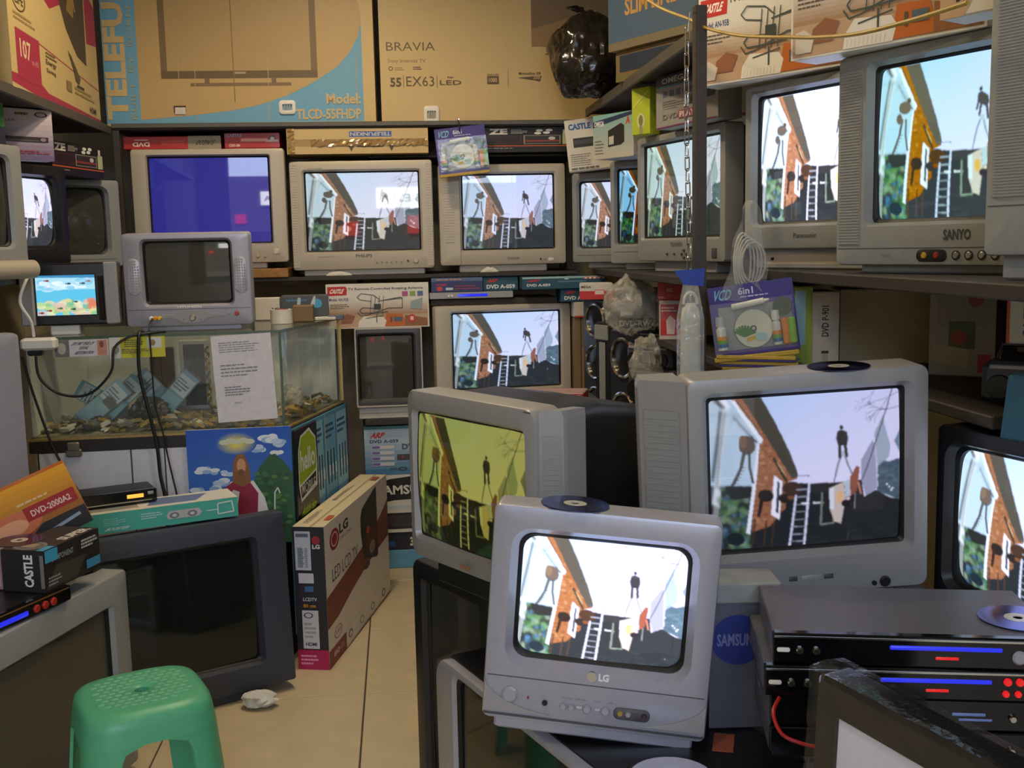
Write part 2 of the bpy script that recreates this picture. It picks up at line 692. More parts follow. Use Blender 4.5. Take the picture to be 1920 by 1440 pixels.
    # bystander on the left
    if bend:
        c.oval(355, 470, 66, 52, (84, 76, 66)); c.oval(395, 415, 22, 24, (70, 60, 52)); c.oval(300, 560, 34, 44, (80, 72, 62))
    else:
        c.oval(358, 510, 62, 76, (96, 82, 72)); c.oval(330, 480, 30, 50, (120, 96, 74))
    c.line([(335, 570), (310, 690), (240, 835)], 26, (78, 78, 78)); c.line([(372, 570), (375, 690), (398, 810)], 20, (72, 72, 74))
    for k in range(6):
        c.line([(318 - 13 * k, 690 + 26 * k), (345 - 13 * k, 690 + 26 * k)], 6, (56, 58, 60))
    # window, shrubs on the gable
    c.poly([(560, 742), (628, 790), (604, 1112), (535, 1072)], (226, 228, 242))
    c.poly([(585, 790), (608, 806), (592, 1062), (570, 1048)], (66, 68, 76))
    c.oval(495, 915, 62, 52, (38, 28, 24)); c.line([(470, 930), (440, 1080)], 30, (44, 30, 24))
    c.oval(705, 850, 78, 56, (64, 42, 28)); c.oval(640, 930, 46, 40, (40, 34, 32)); c.oval(690, 925, 26, 18, (120, 66, 34))
    for x in (500, 560, 410):
        c.line([(x, 1120), (x - 20, 1330)], 12, (70, 50, 36))
    # ladder
    c.line([(730, 905), (680, 1350)], 17, (198, 204, 228)); c.line([(836, 800), (800, 1310)], 17, (204, 208, 232))
    for k in range(8):
        y = 850 + 62 * k
        c.line([(736 - 7 * k, y + 8), (832 - 4.5 * k, y)], 7, (150, 158, 172))
    c.line([(690, 745), (838, 740)], 6, (90, 90, 96)); c.line([(780, 968), (830, 966)], 13, (228, 228, 236)); c.line([(870, 962), (920, 960)], 12, (220, 222, 230)); c.line([(930, 960), (970, 956)], 8, (160, 168, 164))
    # hall window, washing
    c.line([(940, 880), (930, 1140), (1030, 1128), (1035, 880)], 16, (112, 126, 112)); c.poly([(955, 890), (1000, 890), (1000, 1115), (955, 1120)], (36, 38, 38))
    c.poly([(992, 842), (1110, 788), (1125, 930), (1092, 1132), (1035, 1110), (1000, 1012)], (196, 182, 172))
    c.poly([(992, 842), (1030, 830), (1030, 1020), (1000, 1012)], (206, 212, 220)); c.oval(1080, 910, 26, 50, (214, 168, 110))
    c.poly([(1112, 785), (1160, 765), (1165, 900), (1125, 915)], (176, 190, 200)); c.line([(1100, 950), (1150, 920)], 20, (230, 200, 190)); c.oval(1130, 960, 36, 30, (34, 30, 36))
    c.poly([(1162, 742), (1215, 655), (1240, 668), (1218, 862), (1165, 902)], (142, 72, 50)); c.line([(1230, 790), (1250, 880)], 14, (190, 120, 90)); c.line([(1205, 880), (1200, 1000)], 12, (120, 120, 116))
    # figure on the trestle against the sky
    c.line([(1100, 555), (1070, 640), (1034, 785)], 15, (128, 132, 146)); c.line([(1115, 545), (1140, 640), (1175, 715)], 15, (128, 132, 146)); c.oval(1108, 560, 22, 22, (176, 182, 196))
    if bend:
        c.oval(1085, 350, 15, 19, (46, 42, 46)); c.poly([(1065, 380), (1095, 368), (1150, 400), (1165, 450), (1140, 480), (1075, 455), (1058, 430)], (58, 52, 54))
        c.line([(1070, 440), (1060, 500)], 18, (62, 56, 58)); c.line([(1140, 460), (1160, 560)], 24, (54, 50, 54)); c.line([(1095, 450), (1085, 540)], 20, (54, 50, 54))
    else:
        c.oval(1098, 352, 14, 19, (40, 40, 46)); c.poly([(1065, 388), (1095, 372), (1140, 388), (1149, 440), (1138, 498), (1070, 498), (1056, 440)], (48, 46, 52))
        c.line([(1083, 490), (1082, 585)], 26, (44, 42, 50)); c.line([(1124, 490), (1134, 575)], 24, (44, 42, 50))
    return soften(c.im, 2)


def fish_picture():
    c = Canvas()
    rg = random.Random(5)
    c.X, c.Y = c.u * 100, c.v * 75
    for i in range(GH):
        t = i / GH
        k = (176, 224, 240) if t < .36 else (96, 196, 230)
        c.im[i] = S(*k)[:3]
    for k in range(26):
        c.oval(rg.uniform(8, 92), rg.uniform(8, 27), rg.uniform(5, 14), rg.uniform(2, 5), rg.choice([(240, 250, 252), (252, 254, 255), (200, 236, 246), (120, 200, 232)]), .7)
    c.poly([(0, 0), (100, 0), (100, 6), (0, 4)], (60, 140, 190))
    for k in range(70):
        y = rg.uniform(49, 75)
        c.oval(rg.uniform(2, 98), y, rg.uniform(4, 10), rg.uniform(3, 6), rg.choice([(196, 214, 110), (150, 200, 110), (230, 216, 150), (232, 190, 170), (120, 190, 150), (236, 232, 190), (200, 220, 140)]), .75)
    for k in range(10):
        c.oval(rg.uniform(88, 98), rg.uniform(48, 62), 4, 5, (226, 130, 100), .8)
    for x, y, q in ((22, 66, (150, 60, 40)), (62, 64, (60, 60, 50)), (56, 16, (40, 80, 110)), (20, 10, (150, 60, 50)), (40, 62, (60, 110, 60)), (66, 50, (30, 90, 130)), (80, 16, (60, 90, 110)), (8, 70, (110, 60, 40)), (90, 12, (170, 120, 110))):
        c.oval(x, y, 3.4, 1.9, q); c.poly([(x - 3, y), (x - 5.5, y - 2), (x - 5.5, y + 2)], q)
    return soften(c.im, 3)


def blue_picture():
    c = Canvas()
    a, b = np.array(S(46, 50, 168)[:3]), np.array(S(62, 56, 176)[:3])
    c.im[:] = a + (b - a) * np.clip(c.u + .3 * np.sin(c.v * 3), 0, 1)[..., None]
    return c.im


PICS = {'stand': house_picture(False), 'bend': house_picture(True), 'fish': fish_picture(), 'blue': blue_picture()}
SCR = {}


def screen_mesh(pic, bulge, corner=.0, border=.016):
    """unit-size bulging picture tube face, x and z in -0.5..0.5, bulging towards -y (unit depth)"""
    k = (pic, bulge, corner)
    if k in SCR:
        return SCR[k]
    n, m = (GW, GH) if pic else (32, 24)
    u, v = np.meshgrid(np.linspace(0, 1, n), np.linspace(0, 1, m))
    a, b = u * 2 - 1, v * 2 - 1
    y = -bulge * (1 - .5 * a * a - .5 * b * b)
    co = np.stack([u - .5, y, .5 - v], -1).reshape(-1, 3)
    idx = np.arange(n * m).reshape(m, n)
    F = np.stack([idx[:-1, :-1], idx[1:, :-1], idx[1:, 1:], idx[:-1, 1:]], -1).reshape(-1, 4)
    me = bpy.data.meshes.new('screen')
    me.vertices.add(n * m)
    me.vertices.foreach_set('co', co.ravel())
    nf = len(F)
    me.loops.add(nf * 4)
    me.loops.foreach_set('vertex_index', F.ravel().astype(np.int32))
    me.polygons.add(nf)
    me.polygons.foreach_set('loop_start', np.arange(0, nf * 4, 4, dtype=np.int32))
    me.polygons.foreach_set('loop_total', np.full(nf, 4, dtype=np.int32))
    me.polygons.foreach_set('use_smooth', np.ones(nf, bool))
    me.update(calc_edges=True)
    if pic:
        im = PICS[pic]
        bx, by = border, border * 1.3
        su = np.clip((u - bx) / (1 - 2 * bx), 0, 1) * (GW - 1)
        sv = np.clip((v - by) / (1 - 2 * by), 0, 1) * (GH - 1)
        val = im[sv.round().astype(int), su.round().astype(int)]
        lit = np.ones_like(u, bool)
        X, Y = np.abs(a) * 4 / 3, np.abs(b)
        r = corner + .001
        qx, qy = np.maximum(X - (4 / 3 * (1 - 2 * bx) - r), 0), np.maximum(Y - (1 - 2 * by - r), 0)
        lit = (np.hypot(qx, qy) < r)
        val = np.where(lit[..., None], val, .004)
        rgba = np.concatenate([val, np.ones(val.shape[:2] + (1,))], -1).reshape(-1, 4)
        at_ = me.color_attributes.new('picture', 'FLOAT_COLOR', 'POINT')
        at_.data.foreach_set('color', rgba.ravel().astype(np.float32))
    me.validate()
    SCR[k] = me
    return me


OFF = plastic('dark_tube_glass', S(66, 65, 60), .05, 0, .05)
OFF_GREEN = plastic('dark_green_tube_glass', S(24, 30, 26), .05, 0, .05)
BTN = {}


def button(parent, x, z, r, mat=None, y=-.004, name='button', n=14, depth=.006):
    k = (round(r, 4), name, depth)
    if k not in BTN:
        b = MB()
        b.cyl((0, .002, 0), (0, -depth * .6, 0), r, r, n)
        b.cyl((0, -depth * .6, 0), (0, -depth, 0), r, r * .75, n)
        BTN[k] = b.mesh(name)
    return ob(name, BTN[k], mat or SILVER, parent, (x, y + .004, z))


def label_text(parent, t, x0, z0, x1, z1, col, y=0, name='logo_lettering', bold=.012, mat=None, slant=0):
    """raised lettering on a front face"""
    v, f = text_shape(t, bold)
    mb = MB()
    pts = [(x0 + (x1 - x0) * (p[0] + slant * p[1]) / (1 + slant), y - .0012, z0 + (z1 - z0) * p[1]) for p in v]
    mb.add(pts, f, col)
    return mb.build(name, mat or INK, parent)


def grille_panel(parent, x0, z0, x1, z1, mat, y=0, slats=18, name='speaker_grille'):
    """perforated panel: rows of fine raised ribs on a plate, one mesh"""
    mb = MB()
    mb.box(x0, y - .0015, z0, x1, y + .002, z1)
    for i in range(slats):
        z = z0 + (z1 - z0) * (i + .3) / slats
        mb.box(x0 + .003, y - .0030, z, x1 - .003, y - .0014, z + (z1 - z0) / slats * .42)
    return mb.build(name, mat, parent)


def tv(label, x, y, z, yaw, w, h, d, m, pic=None, smat=None, front=None, back=None, roll=0, tilt=0, bulge=.004, rec=.012,
       r=.012, sr=.006, t=.07, foot=.03, footw=.7, lip=.008, wings=(0, 0), wing_ang=30, glow_corner=.0, cat='television',
       name='crt_television', group=None, front_bulge=0.0, shoulder=.012, taper=1.0):
    """picture-tube television; (x, y, z) is the bottom centre of its front frame, m = margins left, right, bottom, top"""
    T = thing(name, label, cat, (x, y, z), yaw, roll, tilt, group)
    front = front or SILVER
    back = back or front
    X0, X1, Z0, Z1 = -w / 2, w / 2, 0, h
    ox0, ox1, oz0, oz1 = X0 + m[0], X1 - m[1], Z0 + m[2], Z1 - m[3]
    b = MB()
    n = 5
    L = [rr(X0, Z0, X1, Z1, r, n, t, 'xz'), rr(X0, Z0, X1, Z1, r, n, .007, 'xz'), rr(X0 + .002, Z0 + .002, X1 - .002, Z1 - .002, r, n, .002, 'xz'),
         rr(X0 + .007, Z0 + .007, X1 - .007, Z1 - .007, r, n, 0, 'xz'), rr(ox0 - lip, oz0 - lip, ox1 + lip, oz1 + lip, sr + lip, n, 0, 'xz'),
         rr(ox0, oz0, ox1, oz1, sr, n, rec, 'xz')]
    mw = .007
    K = [rr(ox0, oz0, ox1, oz1, sr, n, rec, 'xz'), rr(ox0 + mw * .3, oz0 + mw * .3, ox1 - mw * .3, oz1 - mw * .3, sr, n, rec + .001, 'xz'), rr(ox0 + mw, oz0 + mw, ox1 - mw, oz1 - mw, sr, n, rec + .006, 'xz'), rr(ox0 + mw, oz0 + mw, ox1 - mw, oz1 - mw, sr, n, rec + .012 + bulge, 'xz')]
    if front_bulge:
        L, K = [[[(p[0], p[1] - front_bulge * (1 - (p[0] / (w / 2)) ** 2) if p[1] < t * .9 else p[1], p[2]) for p in q] for q in LL] for LL in (L, K)]
    b.loft(L[::-1])
    b.build('front_frame', front, T, True)
    b = MB()
    b.loft(K[::-1])
    b.build('tube_surround', MASK, T, True)
    # tube face
    sw, sh = ox1 - ox0 + .006, oz1 - oz0 + .006
    me = screen_mesh(pic, 1.0, glow_corner)
    sc = ob('screen', me, smat or OFF, T, ((ox0 + ox1) / 2, rec + .0075 + bulge * .5 - front_bulge * .85, (oz0 + oz1) / 2))
    sc.scale = (sw, max(bulge, .0005), sh)
    # rear housing
    b = MB()
    c = shoulder
    q = taper
    H = [rr(X0 + c * .3, Z0 + c * .3, X1 - c * .3, Z1 - c * .3, r, n, t - .002, 'xz'), rr(X0 + c, Z0 + c, X1 - c, Z1 - c, r * 1.5, n, t + .03, 'xz'),
         rr(X0 + w * .05 * q, Z0 + c, X1 - w * .05 * q, Z1 - h * .05 * q, r * 2, n, d * .42, 'xz'), rr(X0 + w * .16 * q, Z0 + c, X1 - w * .16 * q, Z1 - h * .2 * q, r * 2, n, d * .72, 'xz'),
         rr(X0 + w * .24 * q, Z0 + c, X1 - w * .24 * q, Z1 - h * .36 * q, r * 2, n, d * .97, 'xz'), rr(X0 + w * .26 * q, Z0 + c * 2, X1 - w * .26 * q, Z1 - h * .4 * q, r * 2, n, d, 'xz')]
    b.loft(H[::-1], True, False)
    b.build('rear_housing', back, T, True)
    if foot:
        b = MB()
        b.rbox(-w * footw / 2, t * .35, -foot, w * footw / 2, d * .8, .006, .004)
        b.build('base_stand', front if foot < .05 else back, T)
    for sgn, ww in ((-1, wings[0]), (1, wings[1])):
        if not ww:
            continue
        ca, sa = math.cos(R(wing_ang)) * ww, math.sin(R(wing_ang)) * ww
        b = MB()
        x0 = sgn * w / 2
        x1 = x0 + sgn * ca
        rows = []
        for zz, q in ((.004, .92), (.02, 1), (h - .02, 1), (h - .004, .92)):
            rows.append([(x0, .010, zz), (x0 + sgn * ca * q * .96, .010 + sa * q, zz), (x0 + sgn * ca * q, .018 + sa * q, zz), (x0 + sgn * ca * q * .9, t + .04, zz), (x0, t + .03, zz)])
        if sgn > 0:
            b.loft(rows, True, True)
        else:
            b.loft([q[::-1] for q in rows], True, True)
        wg = b.build('speaker_wing', front, T, False)
        g = MB()
        gm_ = GREY if front is not GREY else DGREY
        g.box(-ww * .36, -.0022, h * .14, ww * .36, .002, h * .86)
        for i in range(26):
            zz = h * .15 + h * .7 * i / 26
            g.box(-ww * .34, -.0038, zz, ww * .34, -.002, zz + h * .7 / 26 * .45)
        go = g.build('speaker_grille', gm_, wg)
        go.location = (x0 + sgn * ca * .5, .010 + sa * .5, 0)
        go.rotation_euler = (0, 0, sgn * R(wing_ang))
    return T


def seam(T, z, x0, x1, y=0, mat=None, name='trim_groove', th=.0016):
    b = MB()
    b.box(x0, y - .0008, z, x1, y + .001, z + th)
    return b.build(name, mat or DGREY, T)


def patch(T, x0, z0, x1, z1, mat, name, y=0, th=.003, r=.003):
    b = MB()
    L = [rr(x0, z0, x1, z1, r, 4, y + .002, 'xz'), rr(x0, z0, x1, z1, r, 4, y - th * .6, 'xz'), rr(x0 + th * .4, z0 + th * .4, x1 - th * .4, z1 - th * .4, r, 4, y - th, 'xz')]
    b.loft(L[::-1], True, False)
    return b.build(name, mat, T, True)

# ------------------------------------------------------------------ the room
def slab(name, x0, y0, z0, x1, y1, z1, mat, parent=None):
    b = MB()
    b.box(x0, y0, z0, x1, y1, z1)
    o = b.build(name, mat, parent)
    return o if parent else struct(o)


PLASTER = plastic('cream_plaster', S(196, 186, 160), .8, 0, .06, .2, 25)
GROUT = plastic('dark_grout', S(66, 58, 46), .8, 0, .15)
TILE = plastic('beige_floor_tile', S(196, 180, 148), .42, 0, .09, .05, 7)
floor = slab('floor', -1.8, -2.5, -.05, 1.8, 5.35, -.004, GROUT)
tm = MB()
tm.rbox(.0025, .0025, -.006, .5935, .5935, 0, .0015)
tme = tm.mesh('tile')
for i in range(-3, 4):
    for j in range(-10, 4):
        x, y = -.158 + .596 * i, 3.387 + .596 * j
        if x < -1.8 + .001 - .4 or x + .596 > 1.8 + .4:
            continue
        ob('tile', tme, TILE, floor, (x, y, 0))
slab('ceiling', -1.8, -2.5, 3.05, 1.8, 5.35, 3.1, PLASTER)
slab('wall_back', -1.85, 5.35, -.05, 1.85, 5.42, 3.1, PLASTER)
slab('wall_left', -1.87, -2.5, -.05, -1.8, 5.35, 3.1, PLASTER)
slab('wall_right', 1.8, -2.5, -.05, 1.87, 5.35, 3.1, PLASTER)
fwm = MB()
fwm.box(-1.87, -2.6, -.05, -1.35, -2.5, 3.1).box(1.4, -2.6, -.05, 1.87, -2.5, 3.1).box(-1.35, -2.6, 2.9, 1.4, -2.5, 3.1)
struct(fwm.build('wall_front', PLASTER))
# the street outside: pavement, opposite wall and its signs, sunlight put in as glow (mirrored in the television glass)
slab('floor_street', -5, -8.2, -.08, 5, -2.6, -.05, plastic('street_paving', S(150, 146, 138), .8, 0, .1))
slab('wall_street', -5, -8.3, -.05, 5, -8.2, 4.2, plastic('street_wall', S(128, 124, 116), .8, 0, .15))
T = thing('shop_sign', 'white shop sign on the wall across the street, sunlight set as glow', 'sign', (-.74, -8.2, 2.1), 180)
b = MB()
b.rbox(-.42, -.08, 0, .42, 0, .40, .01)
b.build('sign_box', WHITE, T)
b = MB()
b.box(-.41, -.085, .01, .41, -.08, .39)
b.build('sign_face', emit('sunlit_white_glow', (1, .99, .92, 1), 16), T)  # emission stands in for sunlight on the white face
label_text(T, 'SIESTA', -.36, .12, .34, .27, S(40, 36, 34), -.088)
T = thing('shop_sign', 'red panel on the wall across the street, sunlight set as glow', 'sign', (-.52, -8.2, 1.62), 180)
b = MB()
b.rbox(-.1, -.06, 0, .1, 0, .34, .01)
b.build('sign_box', emit('sunlit_red_glow', (1, .06, .04, 1), 7), T)  # daylight on the red panel put in as emission
T = thing('shop_sign', 'smaller red panel further along the wall across the street, sunlight set as glow', 'sign', (-1.62, -8.2, 1.6), 180)
b = MB()
b.rbox(-.12, -.06, 0, .12, 0, .26, .01)
b.build('sign_box', emit('sunlit_red_glow', (1, .06, .04, 1), 7), T)  # same added glow in place of daylight


def ceiling_lamp(x, y, power, label, col=(1.0, .80, .52), r=.09):
    T = thing('ceiling_light', label, 'lamp', (x, y, 3.05))
    b = MB()
    b.lathe([(.0, -.05), (r, -.05), (r + .02, -.045), (r + .03, 0), (0, 0)][::-1], 28)
    b.build('lamp_housing', WHITE, T, True)
    b = MB()
    b.lathe([(0, -.056), (r * .9, -.052), (r * .9, -.049)], 28)
    b.build('lamp_diffuser', emit('warm_lamp_glow', (1, .8, .5, 1), 9), T, True)
    l = bpy.data.lights.new('lamp_bulb', 'SPOT')
    l.energy = power
    l.color = col
    l.spot_size = R(165)
    l.spot_blend = .6
    l.shadow_soft_size = r
    o = bpy.data.objects.new('lamp_bulb', l)
    COL.objects.link(o)
    o.parent = T
    o.location = (0, 0, -.07)


LAMPC = (1.0, .80, .50)
ceiling_lamp(-.30, 3.60, 84, 'round warm ceiling lamp over the glass counter')
ceiling_lamp(.1, 2.6, 56, 'round warm ceiling lamp over the middle of the aisle')
ceiling_lamp(-.2, .9, 40, 'round warm ceiling lamp nearest the shop entrance')

# ------------------------------------------------------------------ shelving
def shelf_unit(label, boards, posts, fronts=()):
    T = thing('shelf_unit', label, 'shelving', (boards[0][0], boards[0][1], 0))
    ox, oy = boards[0][0], boards[0][1]
    for x0, y0, x1, y1, z, th in boards:
        b = MB()
        b.rbox(x0 - ox, y0 - oy, z - th, x1 - ox, y1 - oy, z, .003)
        b.build('shelf_board', DARKWOOD, T)
    for x0, y0, x1, y1, z0, z1 in fronts:          # steel edge strips
        b = MB()
        b.rbox(x0 - ox, y0 - oy, z0, x1 - ox, y1 - oy, z1, .002)
        b.build('edge_strip', STEEL, T)
    for x0, y0, x1, y1, z0, z1 in posts:
        b = MB()
        b.box(x0 - ox, y0 - oy, z0, x1 - ox, y1 - oy, z1)
        b.build('upright', DARKSTEEL, T)
    return T


shelf_unit('dark steel shelf unit along the back wall holding three televisions',
           [(-1.17, 4.70, .80, 5.30, 1.985, .022), (-1.17, 4.72, .80, 5.30, 1.335, .018), (-.17, 4.72, .80, 5.30, .70, .03), (-.12, 4.80, .82, 5.25, 1.855, .012)],
           [(-1.168, 4.701, -1.143, 4.73, 0, 1.962), (-1.215, 5.26, -1.175, 5.30, 0, 1.985), (.80, 5.26, .83, 5.30, 0, 1.985), (-.20, 5.22, -.172, 5.25, 0, 1.317)],
           [(-1.17, 4.69, .80, 4.70, 1.970, 1.989)])
shelf_unit('steel wall shelf along the left wall under a red and tan carton',
           [(-1.79, 2.4, -1.185, 4.70, 1.975, .022), (-1.79, 2.9, -1.275, 4.66, 1.385, .03)], [(-1.79, 2.9, -1.76, 2.94, 1.0, 1.975), (-1.79, 4.62, -1.76, 4.66, 1.0, 1.975)],
           [(-1.185, 2.4, -1.172, 4.70, 1.945, 1.979)])
shelf_unit('dark steel shelf unit on the right wall with a tall brown upright',
           [(.845, 3.02, 1.78, 4.70, 2.03, .02), (.85, 2.95, 1.78, 4.66, 1.345, .025), (.985, 1.16, 1.78, 2.95, 1.372, .028), (.90, 2.52, 1.78, 3.75, 1.115, .025), (1.09, 1.86, 1.78, 2.52, 1.115, .025)],
           [(.770, 2.735, .800, 2.765, 0, 2.045), (1.74, 3.06, 1.78, 3.10, 0, 2.01), (1.74, 1.17, 1.78, 1.21, 0, 1.345), (1.74, 4.64, 1.78, 4.68, 0, 2.01)],
           [(.832, 2.97, .845, 4.70, 2.0, 2.035)])

# ------------------------------------------------------------------ glass display counter
T = thing('display_counter', 'glass display counter on a white panelled base in front of the left wall shelves', 'counter', (-.8, 4.1, 0))
ox, oy = -.8, 4.1
A, B, C_, D = (-1.25, 3.68), (-.415, 3.725), (-.245, 4.36), (-1.25, 4.36)


def prism(name, pts, z0, z1, mat, parent):
    n = len(pts)
    b = MB()
    b.loft([[(p[0] - ox, p[1] - oy, z) for p in pts] for z in (z0, z1)], True, True)
    return b.build(name, mat, parent)


WPANEL = plastic('white_laminate', S(214, 214, 220), .45, 0, .04)
DFRAME = plastic('dark_counter_frame', S(38, 32, 28), .5, 0, .15)
inset = lambda k: [(A[0] + k, A[1] + k), (B[0] - k, B[1] + k), (C_[0] - k, C_[1] - k), (D[0] + k, D[1] - k)]
prism('base_core', inset(.015), .0, .79, DFRAME, T)
# white front panels with dark gaps
def wpan(x0, x1, z0, z1):
    f = lambda x: A[1] + (x - A[0]) / (B[0] - A[0]) * (B[1] - A[1])
    b = MB()
    b.add([(x0 - ox, f(x0) - oy - .003, z0), (x1 - ox, f(x1) - oy - .003, z0), (x1 - ox, f(x1) - oy + .02, z0), (x0 - ox, f(x0) - oy + .02, z0),
           (x0 - ox, f(x0) - oy - .003, z1), (x1 - ox, f(x1) - oy - .003, z1), (x1 - ox, f(x1) - oy + .02, z1), (x0 - ox, f(x0) - oy + .02, z1)],
          [(3, 2, 1, 0), (4, 5, 6, 7), (0, 1, 5, 4), (1, 2, 6, 5), (2, 3, 7, 6), (3, 0, 4, 7)])
    b.build('front_panel', WPANEL, T)


wpan(-1.225, -.932, .08, .788)
wpan(-.926, -.822, .08, .788)
wpan(-.816, -.43, .08, .788)
prism('counter_deck', inset(-.004), .790, .831, DFRAME, T)
prism('deck_edge', inset(-.005), .831, .838, plastic('brass_edge', S(170, 146, 92), .4, .4, .1), T)
prism('inner_deck', inset(.012), .838, .844, plastic('dusty_deck', S(140, 132, 100), .8, 0, .2), T)


def pane(name, p, q, z0, z1, th=.005, mat=GLASS):
    d = Vector((q[0] - p[0], q[1] - p[1], 0)).normalized()
    nrm = Vector((-d.y, d.x, 0)) * th
    P = [(p[0], p[1]), (q[0], q[1]), (q[0] + nrm.x, q[1] + nrm.y), (p[0] + nrm.x, p[1] + nrm.y)]
    return prism(name, P, z0, z1, mat, T)


mid = (-.815, A[1] + .0234)
pane('glass_pane', A, mid, .84, 1.17)
pane('glass_pane', (mid[0] + .003, mid[1]), B, .84, 1.17)
pane('glass_pane', (B[0] + .001, B[1] + .004), C_, .84, 1.17)
prism('glass_top', inset(-.002), 1.171, 1.179, GLASS, T)
GEDGE = plastic('green_glass_edge', S(70, 92, 76), .2, 0, .1)
for p, q in ((A, B), (B, C_)):
    d = Vector((q[0] - p[0], q[1] - p[1]))
    d.normalize()
    nn = Vector((d.y, -d.x)) * .003
    prism('top_edge_strip', [(p[0] + nn.x, p[1] + nn.y), (q[0] + nn.x, q[1] + nn.y), (q[0] - nn.x, q[1] - nn.y), (p[0] - nn.x, p[1] - nn.y)], 1.170, 1.180, GEDGE, T)
b = MB()
b.box(B[0] - ox - .004, B[1] - oy - .002, .84, B[0] - ox + .004, B[1] - oy + .006, 1.17)
b.build('corner_strip', GEDGE, T)
b = MB()
b.box(C_[0] - ox - .012, C_[1] - oy - .008, .84, C_[0] - ox + .004, C_[1] - oy + .006, 1.17)
b.build('brass_corner', plastic('brass_edge', (0, 0, 0, 1)), T)
pane('back_panel', (C_[0] - .02, C_[1] - .012), (D[0] + .005, D[1] - .012), .845, 1.168, .008, plastic('pale_counter_back', S(212, 216, 208), .6, 0, .06))
pane('end_panel', (D[0] + .006, D[1] - .03), (A[0] + .006, A[1] + .012), .845, 1.168, .008, plastic('pale_counter_back', (0, 0, 0, 1)))
# side cladding: the blue leaflet board and the lime badge board
SW, SH = .66, .735
ang = math.degrees(math.atan2(C_[1] - B[1], C_[0] - B[0]))


def side_art():
    a = Art(SW, SH)
    blue, lt = S(92, 158, 196), S(150, 200, 222)
    a.rect(.0, .0, 1, 1, blue)
    for k, (u0, u1) in enumerate(((.38, .54), (.56, .76), (.78, .97))):
        a.rect(u0, .52, u1, .98, lt if k != 1 else S(120, 180, 208))
        a.rect(u0, .05, u1, .50, S(110, 172, 204))
        for q in range(3):
            x = u0 + (u1 - u0) * (.2 + .28 * q)
            a.rect(x, .62, x + .018, .80, S(40, 52, 66))
            a.rect(x, .64 - .35, x + .018, .80 - .35, S(60, 60, 70))
            a.rect(x + .03, .66, x + .05, .72, S(230, 236, 240))
        a.lines_of_print(u0 + .01, .86, u1 - .01, .95, 3, S(50, 90, 120))
    a.rect(.565, .1, .575, 1, S(214, 196, 160))
    a.rect(.97, 0, 1, 1, S(86, 70, 52))
    return a


sp_d = MB()
sp_d.box(0, -.006, 0, SW, 0, SH)
sp = ob('side_board', sp_d.mesh('side_board'), plastic('blue_side_board', S(96, 156, 190), .4, 0, .05), T, (B[0] - ox + .006, B[1] - oy + .004, .09), (0, 0, R(ang)))
sa_ = side_art().build(sp, 'front', (SW, .01, SH))
sa_.location = (SW / 2, -.0065, 0)

# badge board leaning on the side, at the counter corner
T2 = thing('badge_board', 'black board with a lime hexagonal badge on the counter side', 'sign', at(T, B[0] - ox + .012, B[1] - oy + .0, 0), ang)
T2.location.z = .09
b = MB()
b.rbox(.015, -.018, .34, .245, -.0085, .735, .004)
b.build('board', plastic('badge_black', S(34, 36, 34), .3), T2)
a = Art(.23, .395)
lime, wh = S(166, 196, 36), S(236, 238, 226)
a.poly([(.22, .93), (.62, .97), (.9, .86), (.94, .6), (.9, .4), (.16, .33), (.08, .5), (.1, .8)], wh)
a.poly([(.24, .91), (.61, .945), (.87, .845), (.905, .62), (.87, .56), (.14, .49), (.12, .52), (.14, .79)], lime)
a.poly([(.14, .47), (.87, .54), (.85, .44), (.18, .36)], S(30, 32, 30))
a.text('hello', .17, .6, .84, .8, wh, bold=.03)
a.text('MOBILE', .2, .39, .82, .49, S(200, 204, 196), bold=.02)
a.text('Available Here', .12, .2, .88, .29, lime, bold=.02, slant=.2)
a.lines_of_print(.15, .05, .8, .15, 2, S(120, 122, 110))
ao = a.build(T2, 'front', (.23, .01, .395))
ao.location = (.13, -.0185, .34)

# framed holy picture (a plain generic devotional poster)
T = thing('poster', 'blue sky poster with robed person and green hill on the counter front', 'poster', (-.565, 3.685, .44), 3)
b = MB()
b.rbox(-.175, 0, 0, .175, .006, .41, .001)
b.build('poster_sheet', plastic('poster_paper', S(220, 220, 220), .35), T)
a = Art(.35, .41)
for i in range(14):
    t = i / 13
    a.rect(0, .30 + .05 * i, 1, .30 + .05 * (i + 1), tuple(p + (q - p) * t for p, q in zip(S(60, 120, 200), S(24, 84, 190))))
a.rect(0, 0, 1, .30, S(50, 96, 130))
rg = random.Random(4)
for cx, cy, s_ in ((.15, .66, .06), (.22, .64, .05), (.3, .55, .07), (.1, .48, .06), (.38, .62, .05), (.8, .9, .08), (.9, .86, .07), (.7, .82, .06), (.86, .78, .05), (.25, .5, .05)):
    for q in range(4):
        a.oval(cx + rg.uniform(-.05, .05), cy + rg.uniform(-.015, .015), s_ * rg.uniform(.6, 1), s_ * .35, rg.choice([S(190, 210, 236), S(226, 234, 244), S(150, 186, 226)]))
for q in range(10):
    t = q / 9
    a.oval(.47, .87, .20 * (1 - t * .8), .10 * (1 - t * .72), tuple(p + (k - p) * t for p, k in zip(S(36, 100, 190), S(228, 214, 90))), 30)
for q in range(5):
    a.oval(.36 + .06 * q, .885 + .012 * (q % 2), .05, .022, S(206, 214, 190))
a.poly([(.56, .3), (.6, .5), (.68, .66), (.78, .76), (.84, .77), (.92, .7), (1, .6), (1, 0), (.55, 0)], S(44, 92, 58))
for q in range(50):
    a.oval(rg.uniform(.64, .98), rg.uniform(.14, .62), .03, .015, rg.choice([S(60, 112, 70), S(34, 76, 48), S(84, 128, 70)]))
robe = S(232, 228, 230)
a.poly([(.26, .0), (.30, .42), (.40, .55), (.62, .55), (.72, .40), (.78, .16), (.70, .0)], robe)
